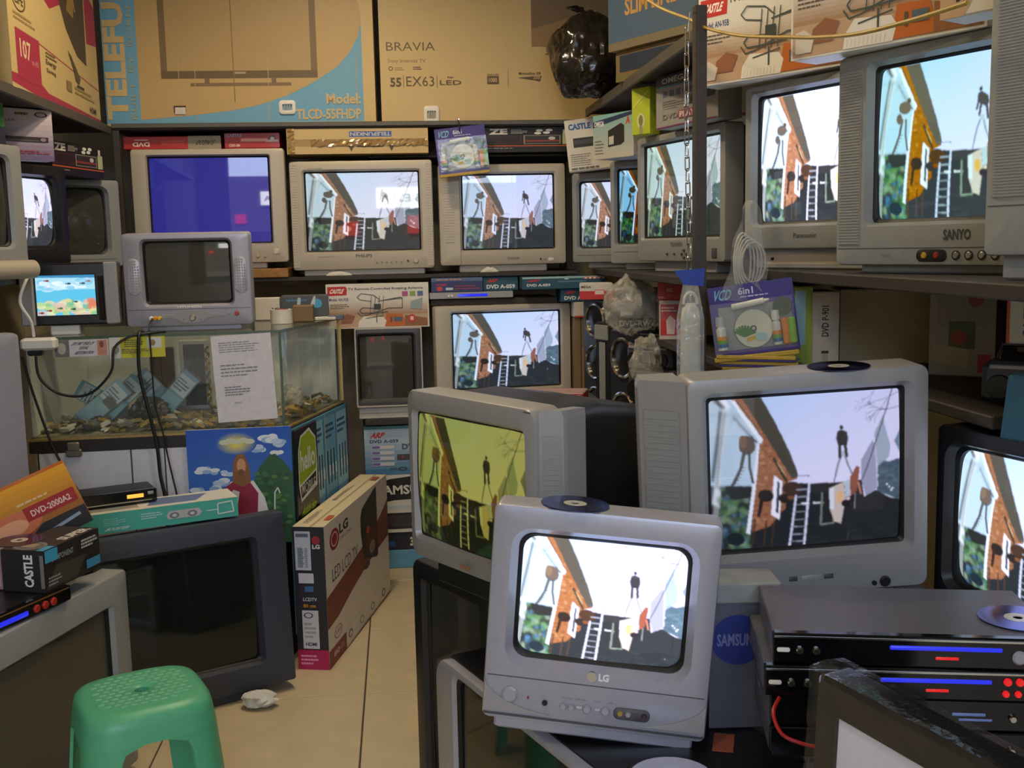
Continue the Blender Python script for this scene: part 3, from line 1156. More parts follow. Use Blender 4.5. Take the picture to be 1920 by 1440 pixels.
a.poly([(.46, .0), (.44, .56), (.57, .56), (.66, .44), (.62, .0)], S(150, 36, 66))
a.poly([(.34, .50), (.44, .56), (.47, .36), (.40, .40)], S(160, 40, 72))
a.poly([(.42, .54), (.43, .70), (.47, .78), (.54, .78), (.585, .68), (.595, .54), (.52, .50)], S(138, 92, 50))
a.oval(.51, .68, .043, .062, S(206, 150, 110))
a.oval(.505, .625, .03, .028, S(120, 76, 44))
a.poly([(.36, .30), (.46, .36), (.48, .46), (.42, .48), (.37, .42)], S(222, 220, 216))
a.line([(.80, .12), (.82, .44), (.85, .48), (.87, .43)], .012, S(206, 216, 206))
a.oval(.76, .25, .03, .03, S(214, 150, 110))
a.build(T, 'front', (.35, .006, .41))

# ------------------------------------------------------------------ upper back shelf: the two big cartons
KR = S(204, 176, 120)          # kraft board
KR2 = S(184, 156, 104)
SKY = S(106, 164, 196)


def f_tele(a):
    # brown oval field with the printed panel television, blue surround
    a.rect(0, 0, .955, 1, SKY)
    a.rect(.955, 0, 1, 1, KR)
    a.rect(0, 0, .955, .012, KR)
    fx = lambda px: (px - 196) / 510.0
    fz = lambda py: (231 - py) / 361.0
    cv = [(260, 221), (350, 215), (430, 208), (480, 200), (537, 185), (587, 165), (635, 140), (660, 117), (677, 92), (684, 66), (681, 45), (671, 20), (655, 0), (630, -25), (590, -50), (540, -80)]
    a.poly([(fx(684), fz(72)), (fx(706), fz(72)), (fx(706), fz(-130)), (fx(400), fz(-130))], KR)
    a.poly([(fx(x), fz(y)) for x, y in cv[9:]] + [(fx(706), fz(-80)), (fx(706), fz(66))], KR)
    a.poly([(fx(260), fz(-125))] + [(fx(x), fz(y)) for x, y in cv] + [(fx(480), fz(-125))], S(188, 158, 104))
    a.rect(.955, 0, 1, 1, KR)
    a.rect(fx(302), fz(156), fx(597), .98, S(120, 98, 64))
    a.rect(fx(314), fz(146), fx(585), .96, S(176, 148, 98))
    a.rect(fx(302), fz(157), fx(597), fz(145), S(104, 86, 56))
    a.rect(fx(440), fz(150), fx(461), fz(147), S(180, 160, 120))
    a.rect(fx(383), fz(165), fx(392), fz(156), S(120, 98, 64))
    a.rect(fx(509), fz(165), fx(518), fz(156), S(120, 98, 64))
    a.rect(fx(356), fz(169), fx(546), fz(164), S(126, 102, 68))
    a.line([(.475, .1), (.473, 1)], .004, S(130, 104, 64))
    for x in (.27, .33, .60, .93):
        a.line([(x, .02), (x + .003, .3)], .003, S(186, 158, 104))
    # vertical brand down the left band
    a.text('TELEFUNKEN', .005, .03, .082, .95, KR, rot=90, bold=.04)
    a.text('BUILT  BY  BORN  PERFORMERS', .092, .03, .112, .93, S(150, 168, 150), rot=90, bold=.01)
    a.text('Model:', .815, .088, .945, .135, KR, bold=.03)
    a.text('TLCD-55FHDP', .70, .022, .945, .068, KR, bold=.03)


T = carton('tv_carton', 'large tan and blue flat-panel carton with vertical blue lettering on the top shelf', 'carton', -.639, 4.755, 1.985, -1.3, 1.13, .95, .18, KR, front=f_tele)


def handle_insert(T, x, z, w=.07, h=.058, grip=True):
    b = MB()
    L = [rr(x - w / 2, z - h / 2, x + w / 2, z + h / 2, .014, 4, .001, 'xz'), rr(x - w / 2, z - h / 2, x + w / 2, z + h / 2, .014, 4, -.008, 'xz'),
         rr(x - w / 2 + .006, z - h / 2 + .006, x + w / 2 - .006, z + h / 2 - .006, .01, 4, -.011, 'xz'), rr(x - w * .3, z - h * .22, x + w * .3, z + h * .22, .004, 4, -.010, 'xz'), rr(x - w * .28, z - h * .2, x + w * .28, z + h * .2, .004, 4, .0, 'xz')]
    b.loft(L[::-1], True)
    p = b.build('handle_insert', WHITE, T, True)
    b = MB()
    for k in (-1, 0, 1):
        b.box(x + k * w * .15 - .003, -.009, z - h * .2, x + k * w * .15 + .003, -.004, z + h * .2)
    b.build('grip_bar', GREY, p)


handle_insert(T, .19, .072)
b = MB()
b.box(-.285, -.0045, .055, -.235, -.0025, .083)
b.build('hand_hole', plastic('shadowed_card_slot', S(70, 56, 38), .8), T)
b = MB()
b.box(-.280, -.006, .048, -.236, -.0045, .076)
b.build('torn_flap', plastic('white_tab', S(206, 200, 190), .6), T)


def f_brav(a):
    a.rect(0, 0, 1, 1, KR)
    dk = S(92, 72, 40)
    W_, H_ = 1.2, .9
    fx = lambda px: (px - 716) / 500.0
    fz = lambda py: (225 - py) / 376.0
    a.rect(fx(716), fz(8), fx(812), fz(-30), S(96, 78, 50))
    a.text('BRAVIA', fx(728), fz(97), fx(815), fz(82), dk, bold=-.004)
    a.text('Sony Internet TV', fx(730), fz(120), fx(798), fz(111), S(140, 114, 72))
    a.ring(fx(735), fz(128), .008, .01, .65, dk)
    a.lines_of_print(fx(742), fz(132), fx(758), fz(125), 2, S(150, 122, 78))
    a.lines_of_print(fx(775), fz(131), fx(791), fz(124), 2, dk)
    a.text('55', fx(733), fz(160), fx(753), fz(144), dk, bold=.03)
    a.text('EX63', fx(762), fz(159), fx(812), fz(142), dk, bold=-.006)
    a.line([(fx(757), fz(162)), (fx(757), fz(140))], .002, dk)
    a.line([(fx(817), fz(162)), (fx(817), fz(140))], .002, dk)
    a.text('LED', fx(822), fz(157), fx(861), fz(149), dk, bold=.01)
    a.text('Edge', fx(836), fz(146), fx(847), fz(142), dk)
    a.rect(fx(908), fz(156), fx(929), fz(142), dk)
    a.text('1080', fx(911), fz(153), fx(926), fz(145), KR, bold=.02)
    a.text('Full HD', fx(909), fz(141), fx(929), fz(138), dk)
    a.line([(fx(946), fz(162)), (fx(946), fz(130))], .002, S(150, 122, 78))
    a.text('Motionflow XR', fx(966), fz(140), fx(1006), fz(135), dk)
    a.poly([(fx(964), fz(145)), (fx(1007), fz(142)), (fx(1004), fz(152)), (fx(996), fz(150))], dk)
    a.text('200', fx(992), fz(148), fx(1005), fz(142), KR, bold=.02)
    a.rect(fx(990), fz(90), fx(1400), fz(-160), S(122, 98, 62))
    a.poly([(fx(990), fz(60)), (fx(1060), fz(40)), (fx(1130), fz(56)), (fx(1130), fz(90)), (fx(990), fz(90))], S(150, 118, 70))
    a.line([(fx(1015), fz(104)), (fx(1080), fz(98))], .006, S(120, 96, 60))


T = carton('tv_carton', 'large plain tan flat-panel carton with dark printed lettering on the top shelf', 'carton', .550, 4.755, 1.985, 0, 1.2, .9, .18, KR, front=f_brav)
handle_insert(T, -.385, .036, .066, .075)


def f_107(a):
    red = S(170, 40, 76)
    a.rect(0, 0, 1, 1, S(206, 182, 126))
    a.poly([(0, .02), (.3, .0), (1, .0), (1, .03), (.35, .04), (.27, .07), (0, .06)], red)
    a.poly([(.0, .62), (.0, .92), (.25, 1), (.62, 1), (.62, .66), (.55, .50), (.42, .44)], red)
    for k in range(5):
        a.line([(0, .70 + .05 * k), (.58, .56 + .06 * k)], .008, S(190, 70, 100) if k % 2 else S(140, 30, 66))
    a.poly([(.86, .40), (1, .42), (1, .62), (.92, .66), (.86, .62)], red)
    a.poly([(.54, 1), (.54, .50), (.60, .40), (.72, .30), (.84, .28), (.86, 1)], S(74, 62, 44))
    a.poly([(.60, .85), (.66, .7), (.72, .56), (.70, .48), (.62, .5), (.66, .6)], S(150, 122, 70))
    a.line([(.62, 1), (.66, .72), (.73, .52)], .02, S(160, 130, 80))
    a.rect(.055, .05, .28, .255, red)
    a.text('107', .09, .14, .19, .22, S(226, 206, 170), bold=.02)
    a.text('cm (42)', .195, .125, .26, .155, S(206, 150, 140))
    a.line([(.28, .245), (1, .185)], .006, S(176, 70, 84))
    a.ring(.11, .38, .06, .05, .86, S(90, 74, 50))
    a.text('LIFE', .075, .36, .15, .40, S(90, 74, 50), bold=.02)
    a.lines_of_print(.05, .285, .25, .325, 2, S(160, 136, 90))
    a.text('Energy', .34, .165, .45, .195, S(84, 70, 46), bold=.01)
    a.text('Saving', .34, .13, .44, .155, S(84, 70, 46), bold=.01)
    a.lines_of_print(.34, .2, .46, .23, 2, S(110, 90, 60))
    a.rect(.56, .1, .62, .15, S(140, 118, 78))
    a.rect(.69, .14, .78, .155, S(70, 60, 44))
    a.poly([(.60, .3), (.64, .28), (.74, .19), (.72, .16), (.68, .17), (.66, .22)], S(90, 78, 56))
    a.lines_of_print(.66, .1, .92, .145, 2, S(170, 146, 98))
    a.text('HDMI', .84, .045, .93, .075, S(60, 50, 36), bold=.02)


carton('tv_carton', 'tan carton with crimson swoosh and red 107 block on the left top shelf', 'carton', -1.186, 4.10, 1.975, 91.5, 1.11, .75, .16, S(206, 182, 126), front=f_107)


def f_tan(a):
    a.rect(0, 0, 1, .05, S(40, 120, 80))
    a.oval(.85, .2, .1, .06, S(160, 136, 90))


carton('tv_carton', 'plain tan carton with green bottom band on the left top shelf', 'carton', -1.186, 3.17, 1.975, 90, .60, .72, .16, S(200, 172, 114), front=f_tan)

# ------------------------------------------------------------------ boxes under the top shelf
RED = S(176, 36, 30)


def f_red1(a):
    a.rect(.66, .0, 1, 1, S(150, 142, 118))
    a.text('SUNGOO', .73, .3, .95, .68, S(30, 26, 24), rot=180, bold=.02, slant=.2)
    a.text('DVD', .09, .22, .265, .56, S(236, 220, 206), rot=180, bold=.03)
    a.line([(.11, .72), (.25, .72)], .05, S(236, 220, 206))
    a.rect(.39, .36, .62, .62, S(206, 96, 84))
    a.rect(.395, .4, .615, .58, S(190, 60, 50))


carton('dvd_box', 'flat red and grey disc player box lying upside down on the blue-screen television', 'box', -.939, 4.76, 1.888, 0, .404, .055, .25, RED, front=f_red1, mat=GLOSSCARD)


def f_red2(a):
    a.text('CASTLE', .03, .72, .32, .94, S(150, 170, 206), bold=.03)
    a.text('CDD-286', .08, .12, .28, .28, S(240, 226, 214), bold=.02)
    a.rect(.28, .4, .80, .66, S(206, 90, 80))
    a.rect(.3, .45, .78, .62, S(232, 170, 160))
    a.oval(.87, .6, .055, .2, S(30, 24, 26))
    a.oval(.87, .6, .04, .14, S(226, 216, 206))
    a.rect(.75, .4, .98, .54, S(226, 206, 196))


carton('dvd_box', 'glossy red disc player box with round dark badge on the blue-screen television', 'box', -.606, 4.76, 1.888, 0, .231, .066, .25, RED, front=f_red2, mat=GLOSSCARD)


def f_long(a):
    a.rect(0, 0, 1, 1, KR)
    a.rect(.44, .66, .74, .88, S(50, 84, 170))
    a.text('TELEFUNKEN', .447, .70, .733, .85, S(196, 196, 190), rot=180, bold=.03)
    a.rect(.0, .30, 1, .58, S(168, 138, 84))
    a.rect(.49, .25, .68, .34, S(84, 66, 40))
    for x in (.43, .715):
        a.poly([(x, .33), (x + .045, .33), (x + .022, .08)], S(84, 66, 40))


T = carton('tv_carton', 'long flattened tan carton with upside-down blue brand strip under the top shelf', 'carton', -.155, 4.705, 1.856, 0, .60, .106, .25, KR, front=f_long)
b = MB()
rg = random.Random(9)
n = 40
rows = []
for j in range(4):
    rows.append([(-.20 + .50 * i / n, -.003 - rg.uniform(0, .006), .032 + .028 * j / 3 + rg.uniform(-.002, .002)) for i in range(n + 1)])
for j in range(3):
    b.loft([rows[j], rows[j + 1]], closed=False)
b.build('crumpled_tape', plastic('glossy_brown_tape', S(170, 140, 92), .12, .2, .1), T)
b = MB()
rows = [[(-.298 + rg.uniform(0, .005) + .014 * j, -.004 - rg.uniform(0, .006), .106 * i / 12) for i in range(13)] for j in range(3)]
b.loft(rows, closed=False)
b.build('crumpled_tape', plastic('glossy_brown_tape', (0, 0, 0, 1)), T)


def f_ze(a, n=1.0):
    blk = S(30, 28, 26)
    a.rect(0, 0, 1, 1, blk)
    a.text('ZE', .05, .72, .26, .95, S(226, 220, 206), bold=.05)
    a.rect(.0, .33, .42, .66, S(78, 36, 28))
    a.rect(.03, .36, .40, .63, S(44, 30, 28))
    a.rect(.44, .32, .86, .68, S(150, 140, 120))
    a.rect(.455, .345, .845, .655, S(52, 46, 44))
    a.rect(.455, .42, .845, .48, S(150, 60, 40))
    a.oval(.76, .55, .04, .07, S(206, 200, 190))
    a.rect(.88, .3, .98, .72, S(190, 196, 150))
    a.line([(0, .26), (1, .24)], .035, S(214, 96, 40))
    a.lines_of_print(.02, .13, .5, .19, 1, S(150, 146, 136))
    for x, y in ((.62, .87), (.73, .88), (.6, .76), (.7, .78)):
        a.oval(x, y, .04, .05, S(232, 230, 222))
    a.lines_of_print(.3, .74, .5, .92, 4, S(180, 176, 164))
    a.rect(.885, .72, .93, .9, S(220, 214, 200))


carton('dvd_box', 'black disc player box with orange stripe and white ovals above the back televisions', 'box', .585, 4.725, 1.856, 0, .39, .105, .23, S(34, 32, 30), front=f_ze, mat=GLOSSCARD)
carton('dvd_box', 'black disc player box with orange stripe leaning on the switched-off left television', 'box', -1.225, 4.385, 1.753, 74.8, .36, .125, .24, S(34, 32, 30), front=f_ze, mat=GLOSSCARD)


def f_purple(a):
    for i in range(10):
        t = i / 9
        a.rect(0, .1 * i, 1, .1 * (i + 1), tuple(p + (q - p) * t for p, q in zip(S(112, 96, 140), S(216, 204, 206))))
    a.text('CONIX', .05, .88, .35, .94, S(190, 60, 90), bold=.02)
    a.rect(.50, .88, .66, .93, S(180, 150, 60))
    a.text('DVD', .5, .885, .68, .93, S(50, 40, 40), bold=.03)
    a.oval(.85, .9, .09, .05, S(60, 30, 34))
    a.oval(.85, .9, .065, .035, S(206, 180, 176))
    a.text('DVD PLAYER', .0, .75, .5, .79, S(100, 92, 110), bold=.01)
    a.lines_of_print(.02, .5, .6, .68, 4, S(160, 150, 170), .3)
    a.rect(.0, .36, .93, .46, S(44, 38, 46))
    a.rect(.02, .375, .8, .40, S(90, 80, 90))
    a.oval(.86, .41, .04, .035, S(140, 130, 140))
    a.lines_of_print(.05, .12, .95, .2, 2, S(150, 70, 80), .6)


carton('dvd_box', 'upright lilac disc player box on the black left television', 'box', -1.277, 3.86, 1.776, 40, .25, .172, .06, S(206, 198, 204), front=f_purple, side=S(200, 194, 190))


def f_green(a):
    a.rect(0, 0, 1, .45, S(36, 40, 60))
    a.text('Sun', .45, .62, .85, .76, S(60, 150, 190), bold=.03)
    a.oval(.72, .25, .07, .09, S(190, 194, 200))


carton('radio_box', 'small green and navy box on the grey left television', 'box', -1.31, 3.56, 1.799, 50, .22, .14, .10, S(60, 124, 66), front=f_green)
carton('white_box', 'narrow white box with an orange stripe above the grey left television', 'box', -1.26, 3.28, 1.799, 62, .14, .148, .1, S(206, 204, 198), front=lambda a: a.rect(0, .08, 1, .16, S(214, 120, 50)))

# ------------------------------------------------------------------ televisions on the back shelf
SM_BACK = screen_mat('lit_screen_neutral', (1.0, 1.03, .99), 1.0, 1.0, .82)
SM_BACKB = screen_mat('lit_screen_bluish', (.92, .97, 1.12), 1.0, .88, .8)
SM_BLUE = screen_mat('lit_screen_plain_blue', (1, .95, .9), .62, 1.0, 1.0)

T = tv('champagne television showing a plain blue screen on the back shelf', -.794, 4.75, 1.401, 1.5, .64, .487, .45, (.066, .066, .083, .030), 'blue', SM_BLUE, SILVER_WARM, GREY, foot=.026, lip=.006)
button(T, .0, .02, .004)
for k in range(3):
    button(T, .16 + .03 * k, .028, .006, SILVER_WARM)
patch(T, .255, .035, .285, .06, SILVER_WARM, 'power_button')
tvblue = T
b = MB()
b.rbox(-1.10, 4.71, 1.335, -.475, 5.2, 1.3745, .003)
tag(b.build('wooden_board', WOOD), 'pale wooden board under the blue-screen television', 'board')

T = tv('champagne television with fluted side strips in the middle of the back shelf', -.148, 4.72, 1.362, -1.9, .612, .466, .45, (.060, .056, .078, .044), 'bend', SM_BACK, SILVER_WARM, GREY, foot=.026, footw=.86, bulge=.0008)
grille_panel(T, -.302, .01, -.276, .455, SILVER_WARM, 0, 40, 'side_strip')
grille_panel(T, .276, .01, .302, .455, SILVER_WARM, 0, 40, 'side_strip')
label_text(T, 'PHILIPS', -.035, .052, .035, .066, S(60, 56, 50), 0)
label_text(T, 'FLAT SCREEN', -.225, .432, -.165, .437, S(110, 104, 92), 0, 'small_lettering', 0)
label_text(T, 'WIDE SURROUND', -.20, .055, -.13, .060, S(120, 112, 98), 0, 'small_lettering', 0)
for k in range(6):
    button(T, .055 + .021 * k, .03, .004, GREY)
button(T, .19, .033, .004, BLACK)
button(T, .225, .033, .012, SILVER_WARM)

T = tv('champagne television with a wide left speaker strip on the back shelf', .466, 4.75, 1.368, 0, .562, .44, .45, (.10, .048, .066, .042), 'bend', SM_BACKB, SILVER_WARM, GREY, foot=.032)
grille_panel(T, -.262, .10, -.215, .36, SILVER_WARM, 0, 22)
seam(T, .004, -.19, -.1885, th=.43)
label_text(T, 'TELEFUNKEN', .015, .022, .07, .032, S(96, 92, 84))
button(T, .165, .022, .004, BLACK)
button(T, .185, .022, .003, GREY)
patch(T, .20, .012, .225, .026, WHITE, 'power_button')


def blister(x, y, z, yaw, roll, w, h, label, hang=True, bent=0):
    """hanging cleaning-kit card with disc, bottles and keyring under clear film"""
    T = thing('cleaning_kit_pack', label, 'blister pack', (x, y, z), yaw, roll)
    b = MB()
    b.rbox(-w / 2, 0, 0, w / 2, .004, h, .001)
    b.build('backing_card', plastic('violet_card', S(84, 72, 150), .3, 0, .05), T)
    a = Art(w, h)
    a.rect(.0, .78, 1, 1, S(70, 62, 140))
    a.text('VCD', .04, .80, .30, .95, S(130, 190, 214), bold=.02, slant=.2)
    a.text('6in1', .36, .85, .54, .95, S(214, 214, 236), bold=.02)
    a.lines_of_print(.38, .80, .92, .835, 1, S(190, 190, 220))
    a.rect(.1, .08, .95, .70, S(150, 152, 158))
    a.build(T, 'front', (w, .004, h))
    # disc
    d = MB()
    r0 = h * .28
    d.cyl((.0, -.003, h * .36), (.0, -.006, h * .36), r0, r0, 36)
    dc = d.build('cleaning_disc', plastic('cream_disc', S(150, 150, 140), .25), T)
    a = Art(1, 1)
    a.oval(-.0, .0, .95 * r0, .95 * r0, S(222, 220, 204), 36)
    rgx = random.Random(2)
    for k in range(9):
        a.line([(-.5 * r0, -.35 * r0), (-.5 * r0 + .6 * r0 * math.cos(.3 + k * .28), -.35 * r0 + .55 * r0 * math.sin(.3 + k * .28))], .006, S(70, 130, 60))
    a.line([(-.4 * r0, -.55 * r0), (.25 * r0, -.4 * r0)], .01, S(220, 180, 60))
    a.oval(.35 * r0, -.45 * r0, .3 * r0, .2 * r0, S(170, 210, 220))
    a.oval(0, 0, .16 * r0, .16 * r0, S(90, 92, 90), 20)
    a.oval(0, 0, .08 * r0, .08 * r0, S(200, 204, 200), 16)
    ao = a.build(dc, 'front', (0, .01, 0))
    ao.location = (0, -.0065, h * .36)
    # bottles
    def bottle(bx, bz, bh, br, cap):
        q = MB()
        q.cyl((0, 0, 0), (0, 0, bh), br, br, 16)
        q.cyl((0, 0, bh), (0, 0, bh * 1.15), br, br * .5, 16)
        bo = q.build('spray_bottle', WHITE, T, False, (bx, -br - .001, bz))
        for zz, cc in ((.12, (40, 110, 170)), (.30, (110, 170, 50)), (.48, (226, 140, 40))):
            q = MB()
            q.cyl((0, 0, bh * zz), (0, 0, bh * (zz + .18)), br * 1.02, br * 1.02, 16, caps=False)
            q.build('colour_band', plastic('band_%d_%d_%d' % cc, S(*cc), .35), bo)
        q = MB()
        q.cyl((0, 0, bh * 1.15), (0, 0, bh * 1.6), br * .95, br * .85, 16)
        q.build('bottle_cap', cap, bo)
    bottle(-w * .38, h * .10, h * .30, .013, clear_mat('clear_cap', (.8, .85, .85, 1), .35, .1))
    bottle(w * .27, h * .10, h * .30, .011, WHITE)
    # sponge blocks, keyring, pen
    for bx, cc, nm in ((.375, (226, 132, 40), 'orange_brush'), (.45, (130, 190, 40), 'green_brush')):
        q = MB()
        q.rbox(w * bx - .009, -.022, h * .09, w * bx + .009, -.001, h * .46, .004)
        q.build('cleaning_brush', plastic(nm, S(*cc), .4), T)
    q = MB()
    q.cyl((w * .36, -.002, h * .62), (w * .36, -.012, h * .62), h * .13, h * .13, 20)
    q.build('round_brush', plastic('dark_green_brush', S(52, 74, 62), .5, 0, .3), T)
    q = MB()
    q.cyl((-w * .22, -.01, h * .69), (w * .16, -.01, h * .73), .008, .008, 10)
    q.cyl((w * .16, -.01, h * .73), (w * .22, -.01, h * .737), .005, .003, 10)
    q.build('lens_pen', WHITE, T)
    f = MB()
    f.rbox(-w * .47, -.028, h * .05, w * .5, -.0265, h * .76, .001)
    f.build('clear_cover', COVER, T)
    q = MB()
    q.rbox(-w / 2, -.02, -.012, w / 2, .006, 0, .002)
    q.build('card_edge', plastic('yellow_card_edge', S(196, 160, 60), .5), T)
    if hang:
        q = MB()
        q.tube([(0, .002, h - .02), (0, -.012, h - .008), (0, -.012, h + .018), (0, .01, h + .03)], .003, 8)
        q.build('hanger_hook', plastic('dark_hook', S(60, 50, 70), .3), T)
    return T


blister(.296, 4.655, 1.766, 0, -5.7, .216, .193, 'hanging violet cleaning-kit pack between two back televisions')
b = MB()
b.cyl((.296 - .02, 4.70, 1.988), (.296 - .02, 4.640, 1.9885), .0025, .0025, 8)
tag(b.build('wire_peg', CHROME), 'thin wire peg on the top shelf edge holding the violet pack', 'hook')
for x, dx in ((-.26, .11), (.40, .08)):
    b = MB()
    pts = []
    rg = random.Random(int(x * 100))
    for j in range(5):
        pts.append([(x + dx * (i / 9 - .5), 4.675 + .03 * j / 4, 1.3355 + .016 * math.sin(math.pi * i / 9) * math.sin(math.pi * j / 4) + rg.uniform(0, .006) * (0 < i < 9 and 0 < j < 4)) for i in range(10)])
    pts2 = [[(p[0], p[1] + .05, p[2]) for p in r] for r in pts]
    b.loft(pts2, closed=False)
    o = b.build('foam_scrap', plastic('white_foam_scrap', S(214, 210, 200), .7, 0, .1, .5), None, True)
    sm = o.modifiers.new('s', 'SOLIDIFY'); sm.thickness = .004; sm.offset = 1
    tag(o, 'crumpled white foam scrap under the %s' % ('middle back television' if x < 0 else 'right back television'), 'packing foam')

# ------------------------------------------------------------------ televisions along the right shelf
SM_GRN = screen_mat('lit_screen_greenish', (.92, 1.04, .86), 1.0, .95, .9)
SM_AQUA = screen_mat('lit_screen_aqua', (.86, 1.10, 1.06), 1.25, .85, 1.2)
SM_HOT = screen_mat('lit_screen_bright', (1.05, 1.05, 1.16), 2.0, .92, .9)
SM_WHITEHOT = screen_mat('lit_screen_overbright', (1.0, .99, 1.12), 2.3, .92, 1.0)

T = tv('small grey television in the far right corner with a pale sky picture', .943, 4.561, 1.371, -30, .42, .385, .36, (.03, .03, .06, .035), 'bend', screen_mat('lit_screen_lilac', (1.0, .98, 1.06), 1.1, .9, .8), GREY, GREY, foot=.026, bulge=.012, sr=.015)
seam(T, .03, -.19, .19)
patch(T, -.02, .02, .02, .032, DGREY, 'maker_badge', 0, .001, .001)
T = tv('narrow grey television with a dark contrasty picture in the right corner', .987, 4.107, 1.371, -35, .36, .40, .30, (.026, .026, .075, .03), 'bend', screen_mat('lit_screen_contrasty', (.85, 1.08, 1.15), 1.1, 1.35, 1.4), GREY, GREY, foot=.026, bulge=.006, sr=.01)
seam(T, .045, -.16, .16)
patch(T, -.03, .018, .03, .028, DGREY, 'maker_badge', 0, .001, .001)
T = tv('grey television with a greenish picture behind the hanging chain', .965, 3.649, 1.384, -74.5, .589, .445, .44, (.035, .035, .082, .03), 'bend', SM_GRN, GREY, DGREY, foot=.039, bulge=.004)
label_text(T, 'TELEFUNKEN', -.05, .052, .03, .066, S(96, 94, 90))
for dx, dz in ((-.01, 0), (.02, 0), (.005, .012), (.005, -.012)):
    button(T, .04 + dx, .026 + dz, .005, DGREY)
for k in range(2):
    button(T, -.07 + .05 * k, .026, .004, DGREY)
patch(T, .22, .012, .25, .045, DGREY, 'jack_panel')
T = tv('pale grey television with overbright picture beside the hanging cable bag', 1.059, 2.681, 1.427, -66, .50, .436, .42, (.034, .034, .066, .027), 'bend', SM_HOT, GREY, GREY, foot=.054, footw=.92, bulge=.02, sr=.012, rec=.018)
label_text(T, 'Panasonic', -.06, .028, .02, .041, S(80, 78, 74))
label_text(T, 'National', -.22, .415, -.17, .423, S(100, 98, 94), 0, 'small_lettering')
patch(T, -.215, -.045, .2, -.008, SILVER_WARM, 'control_panel', .03, .006, .008)
patch(T, -.205, -.04, -.185, -.014, GREY, 'power_button', .024)
button(T, -.16, -.027, .004, BLACK, .02)
tvpana = T

T = tv('large grey television with round buttons in a row on the right shelf', 1.104, 2.120, 1.391, -66, .54, .458, .42, (.088, .06, .092, .030), 'bend', SM_AQUA, GREY, GREY, foot=.018, footw=.8, bulge=.022, sr=.012, rec=.02)
grille_panel(T, -.262, .045, -.20, .43, GREY, 0, 60)
seam(T, .036, -.262, .26)
label_text(T, 'SANYO', .02, .052, .085, .074, S(60, 60, 58), 0, bold=.03)
label_text(T, 'Turbo', -.14, .018, -.115, .026, S(120, 118, 114), 0, 'small_lettering')
jp = patch(T, -.045, .008, .03, .034, BLACK, 'jack_panel', 0, .002, .012)
for k, cc in enumerate(((190, 150, 40), (150, 40, 36))):
    button(T, -.025 + .03 * k, .021, .007, plastic('jack_%d' % k, S(*cc), .4), -.003)
for k in range(6):
    button(T, .052 + .03 * k, .021, .0075, CHROME, -.002)
    rb = MB()
    rb.cyl((0, .001, 0), (0, -.0015, 0), .0098, .0098, 16)
    rb.build('button_ring', BLACK, T, False, (.052 + .03 * k, 0, .021))
tvsanyo = T
T = tv('tall silver television at the near end of the right shelf', 1.134, 1.550, 1.415, -66, .54, .50, .40, (.095, .06, .11, .03), None, OFF, GREY, GREY, foot=.042, footw=.92, bulge=.01)
grille_panel(T, -.255, .10, -.19, .47, GREY, 0, 70)
seam(T, .085, -.262, .26)

# ------------------------------------------------------------------ televisions on the left shelf
T = tv('switched-off grey television at the back of the left shelf', -1.325, 4.46, 1.40, 42, .50, .352, .34, (.05, .055, .05, .032), None, OFF, GREY, GREY, foot=.015, bulge=.03, sr=.03, rec=.02)
seam(T, .03, -.22, .22)
T = tv('black framed television with a curved lit tube on the left shelf', -1.290, 3.985, 1.42, 68, .40, .355, .36, (.04, .05, .06, .045), 'bend', screen_mat('lit_screen_pale', (1.0, .97, 1.1), 1.25, .85, .8), BLACK, BLACK, foot=.035, bulge=.03, sr=.035, rec=.02, glow_corner=.12)
T = tv('silver grey television at the near end of the left shelf', -1.292, 3.389, 1.42, 64.9, .50, .379, .34, (.06, .055, .06, .04), None, OFF, GREY, GREY, foot=.035, bulge=.02, sr=.02)
b = MB()
b.cyl((-.25, -.012, -.012), (.25, -.012, -.012), .03, .03, 20)
b.build('rounded_base_bar', SILVER_WARM, T, True)

# aquarium picture lamp with ribbed side columns
T = thing('picture_lamp', 'black aquarium picture lamp with ribbed silver side columns on the glass counter', 'lamp', (-1.11, 3.76, 1.179), 5)
b = MB()
b.rbox(-.15, 0, .035, .15, .12, .245, .006)
b.build('lamp_body', BLACK, T)
for sx in (-1, 1):
    b = MB()
    b.rbox(sx * .135 - .022, -.012, .036, sx * .135 + .022, .05, .246, .004)
    for k in range(9):
        x = sx * .135 - .018 + .0042 * k
        b.box(x, -.0145, .04, x + .002, -.0115, .242)
    b.build('side_column', SILVER, T)
sc = ob('glowing_picture', screen_mesh('fish', 1.0, .0), screen_mat('lit_fish_picture', (.95, 1.0, 1.03), 1.05, 1.0, 1.0), T, (-.012, -.003, .137))
sc.scale = (.196, .001, .140)
b = MB()
b.rbox(-.075, .02, 0, .02, .1, .037, .004)
b.build('pedestal', WHITE, T)
b = MB()
b.rbox(.090, -.006, .05, .11, .0, .2, .002)
b.build('switch_strip', GLOSSBLACK, T)

